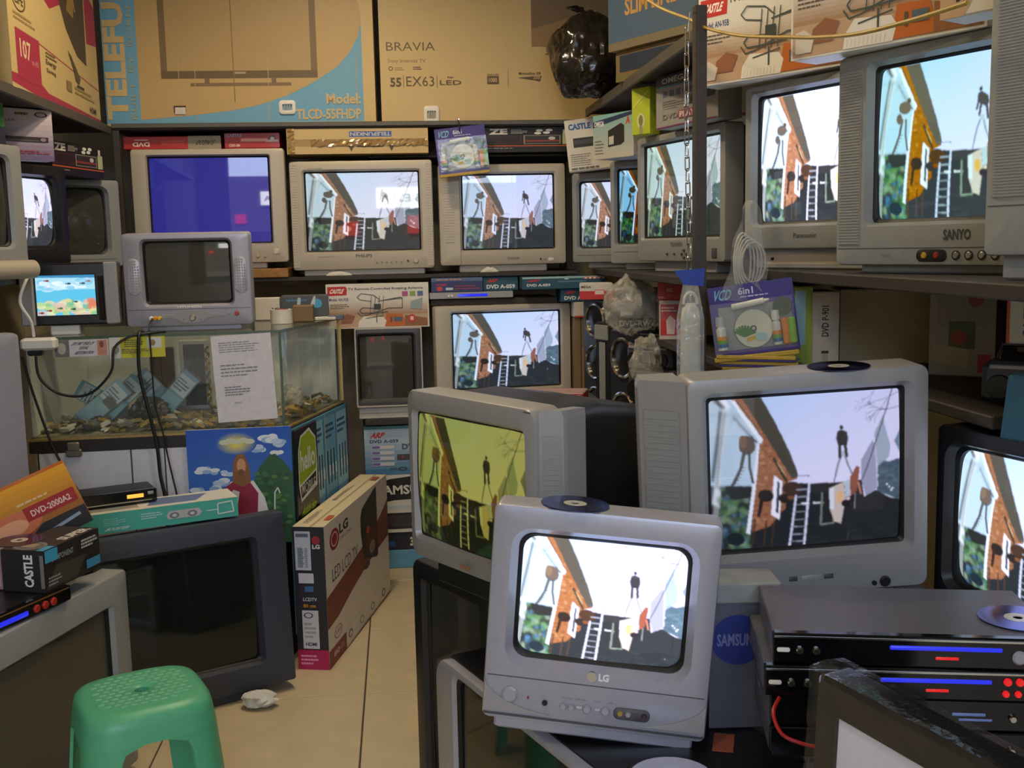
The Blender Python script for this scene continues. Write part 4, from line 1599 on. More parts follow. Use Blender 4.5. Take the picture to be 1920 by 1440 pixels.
# small silver set on the counter
T = tv('small silver television with a dark screen on the glass counter', -.720, 3.776, 1.199, 0, .425, .318, .34, (.066, .066, .075, .026), None, OFF, SILVER_COOL, GREY, tilt=3.0, foot=.020, footw=.8, bulge=.012, sr=.014, rec=.014)
seam(T, .058, -.205, .205)
for sx in (-1, 1):
    g = patch(T, sx * .178 - .022, .11, sx * .178 + .022, .235, SILVER_COOL, 'speaker_grille', 0, .002, .02)
    mbk = MB()
    for i in range(5):
        for j in range(12):
            if abs(i - 2) + abs(j - 5.5) * .5 < 4.0:
                mbk.box(sx * .178 - .017 + .008 * i - .0025, -.0034, .118 + .0095 * j, sx * .178 - .017 + .008 * i + .0025, -.002, .1235 + .0095 * j)
    mbk.build('grille_holes', GREY, g)
label_text(T, 'HYUNDAI', -.04, .063, .04, .071, S(236, 234, 224), 0, bold=.03)
b = MB()
pts = [(-.12, .040), (-.06, .040), (-.03, .052), (.05, .052), (.08, .040), (.12, .040), (.12, .034), (.07, .030), (.03, .012), (-.02, .012), (-.06, .030), (-.12, .030)]
b.loft([[(p[0], .001, p[1]) for p in pts][::-1], [(p[0], -.003, p[1]) for p in pts][::-1]], False, True)
b.build('control_bridge', SILVER, T)
button(T, .008, .028, .011, CHROME, -.004)
button(T, -.022, .026, .004, SILVER)
button(T, .035, .026, .004, SILVER)
button(T, .132, .040, .004, GREY)
button(T, .158, .040, .008, plastic('red_led_button', S(170, 60, 56), .3))
for k, cc in enumerate(((226, 226, 220), (226, 150, 40), (236, 190, 30))):
    button(T, -.13 + .014 * k, .030, .007, plastic('rca_%d' % k, S(*cc), .35), -.004, 'rca_plug', 12, .014)

# ------------------------------------------------------------------ boxes above the right televisions
def f_castdvd(a):
    a.text('CASTLE', .07, .80, .52, .92, S(40, 96, 160), bold=.05)
    a.text('DVD PLAYER', .72, .82, .98, .88, S(90, 90, 92))
    a.rect(.14, .46, .98, .64, S(40, 40, 42))
    a.rect(.16, .52, .98, .6, S(70, 70, 72))
    a.lines_of_print(.06, .1, .5, .35, 6, S(120, 120, 116), .3)
    a.lines_of_print(.05, .03, .95, .07, 1, S(110, 110, 110), .8)


carton('dvd_box', 'tilted white disc player box with blue lettering above the corner televisions', 'box', .835, 4.52, 1.762, -10, .21, .215, .06, S(222, 216, 204), roll=-5.4, front=f_castdvd)


def f_power(a):
    for i in range(8):
        t = i / 7
        a.rect(0, i / 8, 1, (i + 1) / 8, tuple(p + (q - p) * t for p, q in zip(S(190, 186, 176), S(130, 176, 176))))
    a.poly([(0, .72), (1, .92), (1, 1), (0, .86)], S(44, 60, 92))
    a.text('OMEGA', .03, .74, .28, .86, S(230, 232, 230), bold=.03)
    a.poly([(.38, .25), (.70, .28), (.78, .34), (.78, .70), (.70, .76), (.38, .62)], S(44, 42, 42))
    a.poly([(.40, .30), (.52, .31), (.52, .5), (.40, .48)], S(190, 190, 180))
    a.text('A', .82, .72, .92, .9, S(200, 60, 40), bold=.05)
    a.lines_of_print(.05, .1, .3, .45, 5, S(120, 116, 110), .3)


def r_power(a):
    a.lines_of_print(.2, .45, .8, .85, 6, S(110, 106, 100), .35)
    a.text('POWER', .1, .1, .9, .22, S(130, 60, 90), bold=.03)


carton('amplifier_box', 'white and teal box with a black appliance picture above the right corner televisions', 'box', .822, 4.05, 1.772, -58, .22, .165, .14, S(206, 200, 186), front=f_power, right=r_power)
carton('bulb_box', 'narrow lime green box next to the grey disc player box', 'box', .872, 3.80, 1.831, -55, .085, .165, .05, S(176, 190, 50), front=lambda a: (a.oval(.5, .3, .22, .16, S(206, 206, 160)), a.oval(.5, .3, .12, .12, S(120, 130, 60)), a.rect(.42, .02, .58, .2, S(150, 150, 120)), a.line([(.1, .6), (.9, .9)], .03, S(206, 214, 110))))


def f_omega(a):
    a.rect(0, 0, 1, 1, S(150, 148, 146))
    a.poly([(0, .80), (1, .74), (1, 1), (0, 1)], S(60, 60, 84))
    a.line([(0, .80), (1, .73)], .03, S(60, 130, 170))
    a.text('OMEGA', .1, .84, .55, .95, S(206, 206, 206), bold=.02)
    for k in range(5):
        a.rect(.12 + .11 * k, .58, .2 + .11 * k, .70, S(90, 96, 130))
    a.lines_of_print(.12, .34, .5, .52, 4, S(110, 110, 112), .3)
    a.poly([(.55, .36), (.95, .42), (.98, .56), (.62, .56)], S(60, 66, 70))
    a.text('DVD', .12, .16, .38, .26, S(130, 126, 124), bold=.02)
    a.rect(.39, .13, .80, .28, S(150, 80, 100))
    a.text('PLAYER', .41, .15, .78, .26, S(226, 206, 206), bold=.03)
    a.rect(0, 0, 1, .03, S(110, 50, 90))


carton('dvd_box', 'upright grey disc player box with a navy top band on the chain-side television', 'box', .945, 3.47, 1.831, -72.9, .37, .172, .09, S(150, 148, 146), front=f_omega)
carton('dvd_box', 'flat grey disc player box lying behind the brown upright', 'box', 1.10, 3.15, 1.831, -72.9, .24, .10, .2, S(140, 136, 130), front=lambda a: (a.text('dvd', .55, .4, .9, .7, S(170, 110, 100), bold=.02), a.lines_of_print(.1, .2, .8, .35, 1, S(90, 88, 86)), a.rect(0, 0, 1, .1, S(100, 50, 80))))


def f_ant(a, big=True):
    """rotating-antenna box: red corner brand, antenna on a table, orange wall"""
    a.rect(0, 0, 1, 1, S(224, 220, 208))
    a.rect(.012, .02, .988, .62, S(190, 168, 140))
    for i in range(8):
        t = i / 7
        a.rect(.012, .30 + .04 * i, .988, .30 + .04 * (i + 1), tuple(p + (q - p) * t for p, q in zip(S(176, 140, 108), S(220, 212, 198))))
    a.poly([(.012, .02), (.988, .02), (.988, .12), (.6, .3), (.012, .3)], S(196, 162, 130))
    a.poly([(.015, .74), (.20, .75), (.205, .9), (.19, .945), (.015, .94)], S(196, 40, 34))
    a.text('CASTLE', .03, .79, .18, .89, S(246, 240, 232), bold=.04, slant=.15)
    a.text('TV Remote-Controlled Rotating Antenna', .215, .84, .945, .91, S(40, 40, 50), bold=.02)
    a.text('Model: AN-95B', .03, .62, .215, .69, S(60, 70, 120), bold=.015)
    a.lines_of_print(.04, .44, .24, .56, 3, S(96, 84, 70), .4)
    for k, cc in enumerate(((180, 90, 140), (140, 170, 80), (90, 110, 160))):
        a.rect(.74 + .075 * k, .70, .795 + .075 * k, .81, S(*cc))
    a.poly([(.55, .03), (.78, .03), (.74, .30), (.58, .32)], S(196, 104, 36))
    a.poly([(.76, .03), (.98, .03), (.98, .2), (.76, .28)], S(150, 96, 60))
    a.poly([(.30, .02), (.56, .02), (.58, .16), (.55, .24), (.36, .27), (.31, .15)], S(232, 226, 212))
    for k in range(10):
        a.line([(.32 + .022 * k, .03), (.325 + .022 * k, .1)], .006, S(206, 198, 180))
    a.poly([(.12, .12), (.24, .12), (.28, .28), (.20, .33), (.13, .25)], S(150, 96, 66))
    a.poly([(.03, .05), (.12, .05), (.14, .18), (.08, .26), (.03, .24)], S(216, 206, 190))
    g = S(70, 80, 74)
    a.line([(.485, .12), (.485, .32)], .022, g)
    a.line([(.30, .36), (.33, .28), (.40, .30), (.60, .44), (.74, .44), (.74, .66), (.56, .62)], .016, g)
    a.line([(.74, .66), (.72, .68), (.50, .60)], .016, g)
    a.line([(.60, .36), (.42, .34), (.34, .34), (.32, .40), (.35, .46), (.50, .44)], .016, g)
    a.line([(.30, .70), (.33, .64), (.44, .60)], .014, g)
    a.line([(.30, .70), (.34, .78), (.46, .74), (.52, .64)], .014, g)
    for x in (.42, .46, .50, .54):
        a.line([(x, .30), (x + .02, .72)], .012, g)
    a.rect(.462, .42, .53, .54, S(56, 64, 58))
    a.line([(.38, .22), (.56, .28)], .014, g)
    a.rect(.655, .14, .735, .24, S(84, 104, 120))
    a.rect(.618, .12, .635, .24, S(90, 80, 60))
    a.poly([(.82, .42), (.93, .40), (.94, .66), (.82, .58)], S(150, 164, 170))
    a.oval(.83, .2, .04, .09, S(206, 60, 60))
    a.rect(.815, .16, .845, .24, S(240, 214, 206))


carton('antenna_box', 'white antenna box with red corner badge standing on the switched-off back television', 'box', -.096, 4.705, 1.106, 0, .445, .194, .10, S(224, 220, 208), front=f_ant, mat=GLOSSCARD)
carton('antenna_box', 'white antenna box with readable model number over the overbright television', 'box', .975, 2.75, 1.871, -54, .47, .24, .09, S(224, 220, 208), front=f_ant, mat=GLOSSCARD)
carton('antenna_box', 'white antenna box standing behind the row-button television top edge', 'box', 1.02, 2.21, 1.850, -58, .46, .24, .09, S(224, 220, 208), front=f_ant, mat=GLOSSCARD)
carton('dvd_box', 'white and tan disc player box on the near right television', 'box', 1.06, 1.895, 1.850, -60, .16, .22, .08, S(222, 214, 200), front=lambda a: (a.poly([(0, 0), (.3, .0), (.55, .3), (.3, .5), (0, .6)], S(196, 160, 120)), a.text('DVD', .2, .12, .4, .2, S(40, 36, 36), bold=.04), a.text('DOLBY', .55, .2, .8, .26, S(80, 70, 80), bold=.02)))

# ------------------------------------------------------------------ on the right upper shelf
def bag(name, label, cat, loc, dims, mat, seed, wr=.12, fine=.035, n=40, m=28, knot=None, flat=.0):
    """stuffed plastic sack: wrinkled closed surface"""
    T = thing(name, label, cat, loc)
    b = MB()
    loops = []
    for j in range(m + 1):
        ph = math.pi * j / m
        lp = []
        for i in range(n):
            th = 2 * math.pi * i / n
            d = Vector((math.sin(ph) * math.cos(th), math.sin(ph) * math.sin(th), -math.cos(ph)))
            q = noise.noise(d * 1.6 + Vector((seed, 0, 0)))
            rdg = abs(noise.noise(Vector((d.x * 7, d.y * 7, d.z * 2.2 + seed))))
            k = 1 + wr * q - fine * 2 * rdg
            p = Vector((d.x * dims[0] * k, d.y * dims[1] * k, d.z * dims[2] * k))
            p.z = max(p.z, -dims[2] * (1 - flat))
            lp.append((p.x, p.y, p.z + dims[2] * (1 - flat)))
        loops.append(lp)
    b.loft(loops, True, True)
    b.build('sack', mat, T, True)
    if knot:
        b = MB()
        L = []
        for j in range(9):
            t = j / 8
            rad = .014 + .022 * abs(t - .35) ** .8
            L.append([((rad * (1 + .35 * math.sin(5 * a + j))) * math.cos(a) + knot[0] * t, (rad * (1 + .3 * math.cos(4 * a))) * math.sin(a), dims[2] * (2 - flat) * .96 + knot[1] * t) for a in [2 * math.pi * k / 14 for k in range(14)]])
        b.loft(L, True, True)
        b.build('tied_neck', mat, T, True)
    return T


BAGBLK = plastic('black_sack_plastic', S(34, 30, 24), .22, 0, .2, .6, 25, coat=.3)
bag('plastic_sack', 'bulging black plastic sack on the right top shelf', 'bag', (.785, 4.38, 2.037), (.160, .16, .172), BAGBLK, 3.3, .20, .075, 72, 44, (-.05, .035), .06)


def f_slim(a):
    a.rect(0, 0, 1, 1, S(74, 96, 120))
    a.text('SLIM LINE 32', .2, .56, .95, .86, S(196, 150, 80), bold=.03)
    a.rect(0, .0, 1, .14, S(120, 110, 84))


T = carton('tv_carton', 'blue slim carton with orange lettering lying on the right top shelf', 'carton', .895, 3.74, 2.1395, -62, .46, .20, .34, S(74, 96, 120), side=KR2, front=f_slim)
T = carton('tv_carton', 'dusty tan carton with dark blue patch under the blue slim carton', 'carton', .915, 3.742, 2.0315, -62, .44, .107, .34, S(120, 98, 64), front=lambda a: (a.rect(.05, .3, .85, .85, S(40, 50, 70)), a.rect(0, 0, 1, .2, S(110, 104, 60))))
carton('radio_box', 'small glossy box with silver swirl print beside the black sack', 'box', .935, 4.16, 2.0315, -30, .10, .15, .10, S(60, 58, 56), front=lambda a: (a.poly([(0, .2), (1, .5), (1, 1), (0, 1)], S(150, 158, 164)), a.oval(.3, .6, .16, .1, S(70, 140, 180)), a.line([(.0, .9), (1, .6)], .08, S(206, 210, 214)), a.lines_of_print(.1, .06, .6, .14, 1, S(200, 190, 150))), mat=GLOSSCARD)
carton('dvd_box', 'small white box at the back of the right top shelf', 'box', 1.13, 4.22, 2.0315, -30, .12, .12, .10, S(190, 176, 140))

# sagging yellow flex
b = MB()
pts = [(.70, 3.05, 2.14), (.73, 2.92, 2.075), (.775, 2.80, 2.022), (.796, 2.722, 1.985), (.835, 2.60, 1.945), (.862, 2.48, 1.918), (.875, 2.36, 1.895), (.885, 2.22, 1.868), (.905, 2.06, 1.845), (.935, 1.90, 1.838), (.972, 1.78, 1.842)]


def smooth(P, k=6):
    P = [Vector(p) for p in P]
    out = []
    for i in range(len(P) - 1):
        p0, p1, p2, p3 = P[max(i - 1, 0)], P[i], P[i + 1], P[min(i + 2, len(P) - 1)]
        for j in range(k):
            t = j / k
            out.append(.5 * ((2 * p1) + (p2 - p0) * t + (2 * p0 - 5 * p1 + 4 * p2 - p3) * t * t + (3 * p1 - p0 - 3 * p2 + p3) * t ** 3))
    out.append(P[-1])
    return out


b.tube(smooth(pts), .0042, 8)
tag(b.build('electric_flex', plastic('yellow_flex', S(176, 146, 66), .45), None, True), 'thin yellow electric flex sagging from the brown upright across antenna boxes', 'cable')

# hanging chain on the upright
T = thing('hanging_chain', 'steel link chain hanging beside the brown upright', 'chain', (.742, 2.705, 1.12))
lk = MB()
lp = [(.0065 * math.cos(t), 0, .0075 * math.sin(t) + (.0115 if math.sin(t) > 0 else -.0115)) for t in [2 * math.pi * k / 14 for k in range(14)]]
lk.tube(lp, .0017, 6, closed=True)
lkm = lk.mesh('chain_link', True)
z = .0
k = 0
while z < .84:
    ob('chain_link', lkm, CHROME, T, (0.004 * math.sin(z * 7), 0, z + .02), (0, 0, R(20 + 90 * (k % 2))))
    z += .0318
    k += 1
b = MB()
b.tube([(0, 0, .855), (.004, 0, .90), (.03, .03, .905)], .0015, 6)
b.build('top_wire', CHROME, T)

# ------------------------------------------------------------------ below the middle shelf, back wall
T = tv('champagne television with blue sky picture on the lower back shelf', .451, 4.66, .765, 7, .61, .43, .45, (.075, .045, .06, .03), 'bend', screen_mat('lit_screen_skyblue', (.90, 1.0, 1.12), 1.05, .92, .9), SILVER_WARM, GREY, foot=.065)
T = tv('switched-off grey framed television under the antenna box on the back shelf', -.056, 4.70, .757, 0, .29, .348, .40, (.012, .035, .028, .030), None, OFF, DGREY, DGREY, foot=.005, bulge=.012, sr=.012)
b = MB()
L = [rr(-.147, -.001, .147, .350, .008, 4, yy, 'xz') for yy in (.004, -.002)] + [rr(-.141, .006, .141, .343, .006, 4, yy, 'xz') for yy in (-.002, .004)]
b.loft(L[::-1])
b.build('pale_rim', SILVER_WARM, T, True)

ARP = S(36, 84, 104)


def f_arp(a):
    a.rect(0, .86, 1, 1, S(160, 196, 200))
    a.text('ARP', .05, .62, .22, .80, S(206, 50, 40), bold=.05, slant=.2)
    a.text('DVD A-059', .05, .24, .33, .46, S(226, 230, 230), bold=.04)
    a.line([(.42, .62), (.75, .62)], .03, S(150, 190, 200))
    a.rect(.42, .5, .72, .58, S(60, 110, 124))
    for k in range(5):
        a.ring(.75 + .052 * k, .86, .024, .12, .55, S(214, 120, 96))
        a.oval(.75 + .052 * k, .86, .013, .07, S(226, 226, 226))
    a.oval(.52, .8, .03, .05, S(200, 220, 226))


def f_arps(a):
    a.text('ARP', .1, .6, .45, .85, S(206, 50, 40), bold=.05, slant=.2)
    a.text('DVD A-059', .1, .15, .92, .45, S(226, 230, 230), bold=.04)


def slim_player(label, x, y, z, yaw, w, h, d, mat, led=None, face=None, name='disc_player'):
    """flat disc player: case, front panel, tray line, feet"""
    T = thing(name, label, 'disc player', (x, y, z), yaw)
    b = MB()
    b.rbox(-w / 2, .012, .004, w / 2, d, h, .002)
    b.build('case', mat, T)
    b = MB()
    L = [rr(-w / 2 - .001, .004, w / 2 + .001, h + .001, .004, 3, yy, 'xz') for yy in (.014, .002)] + [rr(-w / 2 + .001, .006, w / 2 - .001, h - .001, .003, 3, 0, 'xz')]
    b.loft(L[::-1], True, False)
    b.build('front_panel', face or GLOSSBLACK, T, True)
    for sx in (-1, 1):
        for yy in (.03, d - .03):
            b = MB()
            b.cyl((sx * w * .42, yy, 0), (sx * w * .42, yy, .005), .008, .008, 10)
            b.build('foot', RUBBER, T)
    return T


BLED = emit('blue_led', (.02, .03, .8, 1), 1.0)
RLED = emit('red_led', (.9, .015, .015, 1), .8)
OLED = emit('orange_led', (1, .32, .04, 1), 2.0)
b = MB()
b.rbox(.135, 4.69, 1.196, .695, 5.0, 1.2215, .002)
tag(b.build('packing_board', plastic('dark_packing_board', S(60, 52, 44), .7)), 'dark packing board on top of the lower back television', 'board')
T = slim_player('slim silver disc player with a blue light strip on the lower back television', .313, 4.665, 1.222, 0, .364, .031, .2, SILVER, face=SILVER)
patch(T, -.06, .012, .07, .024, BLED, 'light_strip', 0, .002, .002)
button(T, -.10, .017, .006, WHITE)
button(T, -.085, .017, .006, WHITE)
carton('radio_box', 'dark blue car radio box with red lettering on the slim silver player', 'box', .252, 4.70, 1.2535, 0, .225, .063, .18, S(44, 52, 104), front=lambda a: (a.rect(0, .75, 1, 1, S(90, 110, 150)), a.text('PIONEER', .1, .45, .3, .6, S(200, 60, 60), bold=.02), a.oval(.16, .25, .06, .16, S(200, 70, 60)), a.rect(.28, .15, .42, .32, S(200, 206, 214)), a.lines_of_print(.45, .15, .95, .5, 2, S(150, 60, 90)), a.lines_of_print(.1, .8, .9, .95, 1, S(206, 150, 120))), mat=GLOSSCARD)
carton('dvd_box', 'short teal disc player box between the blue radio box and the long teal box', 'box', .447, 4.735, 1.2535, 0, .155, .062, .2, ARP, front=f_arps)
carton('dvd_box', 'small teal disc player box lowest of the teal boxes', 'box', .775, 4.62, 1.2015, 0, .15, .057, .16, ARP, front=f_arps)
carton('dvd_box', 'long teal disc player box with ringed symbols under the middle shelf', 'box', .715, 4.60, 1.2595, 0, .37, .054, .11, ARP, front=f_arp)
carton('white_box', 'small white carton with a red bottom edge beside the lower back television', 'box', .800, 4.62, 1.133, 0, .085, .067, .16, S(206, 200, 184), front=lambda a: a.rect(0, 0, .7, .1, S(200, 60, 50)))
carton('brown_carton', 'tall brown carton standing between the lower back television and the tower speakers', 'carton', .800, 4.63, .701, 0, .08, .431, .14, S(130, 106, 72), front=lambda a: (a.rect(.4, .2, .9, .7, S(150, 122, 86)), a.line([(.35, 0), (.35, 1)], .01, S(70, 56, 40))))
carton('white_box', 'white flat box under the switched-off back television', 'box', -.075, 4.72, .701, 0, .24, .05, .35, S(200, 194, 180), front=lambda a: a.line([(0, .5), (1, .5)], .05, S(120, 114, 104)))
carton('battery_box', 'small blue box on the edge of the lower back shelf', 'box', .08, 4.722, .701, 0, .066, .05, .06, S(60, 110, 170), front=lambda a: (a.rect(.05, .1, .6, .6, S(30, 60, 140)), a.text('XL', .65, .2, .95, .6, S(226, 232, 240), bold=.03)))


def f_arplow(a):
    for i in range(8):
        t = i / 7
        a.rect(0, i / 8, 1, (i + 1) / 8, tuple(p + (q - p) * t for p, q in zip(S(76, 130, 168), S(190, 206, 214))))
    a.rect(0, .94, 1, 1, S(70, 130, 120))
    a.text('ARP', .06, .76, .24, .88, S(206, 60, 44), bold=.05, slant=.2)
    a.text('DVD A-059', .06, .66, .38, .73, S(50, 60, 70), bold=.03)
    for k in range(4):
        a.rect(.08, .54 - .115 * k, .33, .61 - .115 * k, S(206, 206, 206))
        a.rect(.085, .55 - .115 * k, .17, .60 - .115 * k, S(120, 96, 170))
    a.text('DVD', .42, .52, .62, .63, S(60, 70, 80), bold=.02)
    a.rect(.36, .3, .7, .42, S(70, 66, 70))
    a.oval(.42, .37, .01, .02, S(220, 60, 50))
    a.text('DVD', .28, .1, .36, .15, S(60, 60, 64), bold=.02)
    a.ring(.42, .12, .05, .04, .6, S(60, 60, 64))


def f_sams(a):
    a.rect(0, .0, 1, 1, S(214, 212, 204))
    a.poly([(-.0, .52), (.14, .56), (1, .60), (1, .95), (.4, .98), (.1, .93), (0, .88)], S(28, 28, 30))
    a.text('SAMSUNG', -.04, .66, .62, .82, S(226, 226, 220), bold=.03)
    a.text('digital receiver with DVD', .04, .40, .8, .48, S(150, 190, 214), bold=.01)
    a.rect(.03, .06, .62, .34, S(36, 32, 34))
    a.rect(.06, .1, .4, .3, S(60, 56, 56))
    a.oval(.34, .14, .03, .05, S(206, 190, 170))


carton('receiver_box', 'pale blue box stacked bottom of the pile by the aisle', 'box', .06, 4.76, .0, 0, .40, .085, .3, S(96, 156, 190))
carton('receiver_box', 'black printed box second from the floor in the pile by the aisle', 'box', .095, 4.76, .0855, 0, .43, .083, .3, S(34, 36, 44), front=lambda a: (a.rect(.02, .2, .14, .5, S(40, 80, 150)), a.text('3D', .3, .2, .42, .7, S(220, 210, 190), bold=.04)))
carton('receiver_box', 'white box with big black lettered patch in the pile by the aisle', 'box', .10, 4.755, .169, 0, .43, .267, .3, S(214, 212, 204), front=f_sams)
carton('dvd_box', 'pale blue disc player box with purple tabs on top of the aisle pile', 'box', .02, 4.755, .4365, 0, .40, .223, .3, S(110, 160, 190), front=f_arplow, mat=GLOSSCARD)

# ------------------------------------------------------------------ tower speakers, radios and bags in the right corner
def speaker_tower(label, x, y, z, yaw, w, h, d, n, top=True):
    T = thing('tower_speaker', label, 'speaker', (x, y, z), yaw)
    b = MB()
    b.rbox(-w / 2, 0, 0, w / 2, d, h, .006)
    b.build('cabinet', plastic('navy_black_cabinet', S(40, 44, 54), .3), T)
    for k in range(n):
        zz = h * (k + .5) / n
        r = min(w * .42, h / n * .42)
        b = MB()
        L = []
        for rad, yy in ((r, .001), (r, -.008), (r * .93, -.012), (r * .84, -.008), (r * .82, -.002)):
            L.append([(rad * math.cos(t), yy, zz + rad * math.sin(t)) for t in [2 * math.pi * i / 32 for i in range(32)]])
        b.loft(L[::-1])
        b.build('chrome_ring', CHROME, T, True)
        b = MB()
        L = []
        for rad, yy in ((r * .83, -.002), (r * .7, -.004), (r * .3, .0005 - .012), (r * .15, -.014), (.001, -.016)):
            L.append([(rad * math.cos(t), yy, zz + rad * math.sin(t)) for t in [2 * math.pi * i / 28 for i in range(28)]])
        b.loft(L[::-1])
        b.build('speaker_cone', BLACK, T, True)
    return T


speaker_tower('black tower speaker with three chrome rings by the brown carton', .805, 4.36, .70, -68, .20, .525, .18, 3)
speaker_tower('black tower speaker with two chrome rings under the plastic bag', .845, 4.00, .70, -68, .19, .42, .18, 2)
T = thing('hifi_column', 'slim black hi-fi column with a silver strip between the tower speakers', 'speaker', (.80, 4.19, .70), -66)
b = MB()
b.rbox(-.05, 0, 0, .05, .15, .44, .005)
b.build('cabinet', BLACK, T)
b = MB()
b.rbox(-.02, -.004, .06, .02, .001, .36, .002)
b.build('front_strip', SILVER, T)
b = MB()
b.rbox(-.045, -.01, .37, .045, .001, .43, .003)
b.build('top_module', GREY, T)
b = MB()
b.rbox(.68, 3.72, .66, 1.2, 4.60, .70, .003)
stand_ = b.build('low_bench', DARKWOOD)
for lx, ly in ((.70, 3.74), (1.14, 3.74), (.70, 4.54), (1.14, 4.54)):
    b = MB()
    b.rbox(0, 0, 0, .04, .04, .66, .003)
    b.build('leg', DARKWOOD, stand_, False, (lx, ly, 0))
tag(stand_, 'dark low bench carrying the tower speakers in the right corner', 'bench')


def f_wr(a):
    a.rect(0, 0, 1, .52, S(196, 44, 40))
    a.text('MEGA', .05, .7, .35, .85, S(40, 36, 36), bold=.02)
    a.rect(.45, .28, .75, .6, S(206, 110, 100))
    a.rect(.47, .32, .73, .55, S(226, 206, 200))


carton('radio_box', 'small white and red box on the ringed tower speaker', 'box', .797, 4.30, 1.226, -10, .135, .066, .12, S(216, 208, 192), front=f_wr)


def radio(label, x, y, z, yaw, w, h, d, cd=True):
    T = thing('portable_radio', label, 'radio', (x, y, z), yaw)
    b = MB()
    b.rbox(-w / 2, 0, 0, w / 2, d, h, .012)
    b.build('radio_case', DGREY, T)
    for sx in (-1, 1):
        b = MB()
        b.cyl((sx * w * .32, .001, h * .4), (sx * w * .32, -.006, h * .4), h * .3, h * .27, 20)
        b.build('speaker_cone', BLACK, T)
    b = MB()
    b.rbox(-w * .12, -.005, h * .25, w * .12, .002, h * .75, .002)
    b.build('cassette_door', SILVER_COOL, T)
    b = MB()
    b.rbox(-w * .42, -.004, h * .82, w * .42, .002, h * .93, .002)
    b.build('tuning_scale', SILVER, T)
    b = MB()
    b.tube([(-w * .4, d * .5, h - .004), (-w * .36, d * .5, h + .03), (w * .36, d * .5, h + .03), (w * .4, d * .5, h - .004)], .006, 8)
    b.build('carry_handle', BLACK, T)
    return T


BAGF = clear_mat('cloudy_bag_film', (.72, .68, .58, 1), .32, .2, .9)
radio('portable radio in a cloudy bag behind the white hanging antenna', .885, 3.715, .872, -50, .22, .13, .10)
radio('portable radio above the bagged one in the right corner', .875, 3.725, 1.003, -50, .20, .085, .10)
carton('radio_box', 'grey radio box inside a clear bag under the middle shelf', 'box', .885, 3.97, 1.1215, -20, .15, .16, .10, S(120, 120, 116), front=lambda a: (a.rect(.05, .35, .95, .95, S(130, 134, 140)), a.rect(.05, .05, .95, .3, S(50, 46, 48)), a.text('DVD-RW', .1, .1, .9, .24, S(190, 186, 176), bold=.02)))
bag('clear_bag', 'cloudy plastic bag draped around the grey radio box', 'bag', (.868, 3.94, 1.105), (.118, .085, .112), BAGF, 1.1, .22, .16, 44, 30)
bag('clear_bag', 'cloudy plastic bag hanging over the lower radios in the right corner', 'bag', (.868, 3.70, .92), (.062, .05, .105), BAGF, 5.2, .3, .22, 40, 30)
carton('bulb_box', 'red box with a small window high on the right corner shelf', 'box', .925, 3.60, 1.2535, -20, .085, .066, .10, S(186, 36, 36), front=lambda a: (a.rect(.3, .35, .65, .65, S(130, 26, 28)), a.rect(.34, .4, .62, .62, S(206, 120, 116)), a.lines_of_print(.05, .08, .3, .2, 2, S(226, 190, 190))), mat=GLOSSCARD)
carton('bulb_box', 'pink and red box with a lamp picture below the red window box', 'box', .925, 3.60, 1.1155, -20, .075, .137, .08, S(206, 196, 190), front=lambda a: (a.rect(.06, .12, .94, .9, S(190, 84, 84)), a.rect(.06, .12, .5, .5, S(200, 60, 64)), a.poly([(.35, .15), (.7, .15), (.75, .5), (.5, .62), (.32, .5)], S(220, 200, 200)), a.lines_of_print(.1, .7, .8, .85, 2, S(232, 206, 206))))
carton('antenna_box', 'red and white printed box on the corner bench behind the big silver television', 'box', .895, 3.75, .701, -30, .16, .17, .10, S(60, 36, 36), front=lambda a: (a.rect(0, .72, 1, .92, S(186, 50, 56)), a.rect(.1, .1, .8, .6, S(120, 60, 60)), a.line([(.1, .2), (.9, .5)], .05, S(220, 90, 60))))

# ------------------------------------------------------------------ on and in the counter
carton('radio_box', 'dark box with a blue starburst on the back of the counter', 'box', -.372, 4.26, 1.180, 0, .18, .095, .06, S(70, 74, 76), front=lambda a: (a.text('CT-505', .2, .2, .6, .35, S(200, 206, 206), bold=.02), a.text('speakers', .1, .72, .55, .86, S(70, 140, 170), bold=.02), a.oval(.76, .65, .12, .2, S(70, 160, 200), 9), a.poly([(.3, .3), (.36, .9), (.42, .9), (.4, .3)], S(180, 190, 190)), a.poly([(.62, .6), (.7, .95), (.74, .95), (.72, .6)], S(190, 196, 196))), mat=GLOSSCARD)
carton('white_box', 'white card box with a black corner at the back of the counter', 'box', -.520, 4.27, 1.180, 0, .10, .088, .05, S(206, 200, 186), front=lambda a: a.text('MI', .7, .3, .95, .55, S(40, 40, 40), bold=.02))
carton('brown_carton', 'small brown box beside the tape roll on the counter', 'carton', -.368, 4.12, 1.180, 0, .076, .062, .07, S(120, 94, 60))
T = thing('tape_roll', 'wide roll of white tape standing on the glass counter', 'tape', (-.443, 4.07, 1.180))
b = MB()
b.lathe([(.026, 0), (.041, 0), (.041, .052), (.026, .052), (.026, 0)], 36)
b.build('tape_winding', plastic('cream_tape', S(214, 208, 192), .5), T, True)
b = MB()
b.lathe([(.024, -.0), (.027, 0), (.027, .054), (.024, .054), (.024, 0)], 36)
b.build('cardboard_core', plastic('red_core', S(150, 80, 84), .6), T, True)
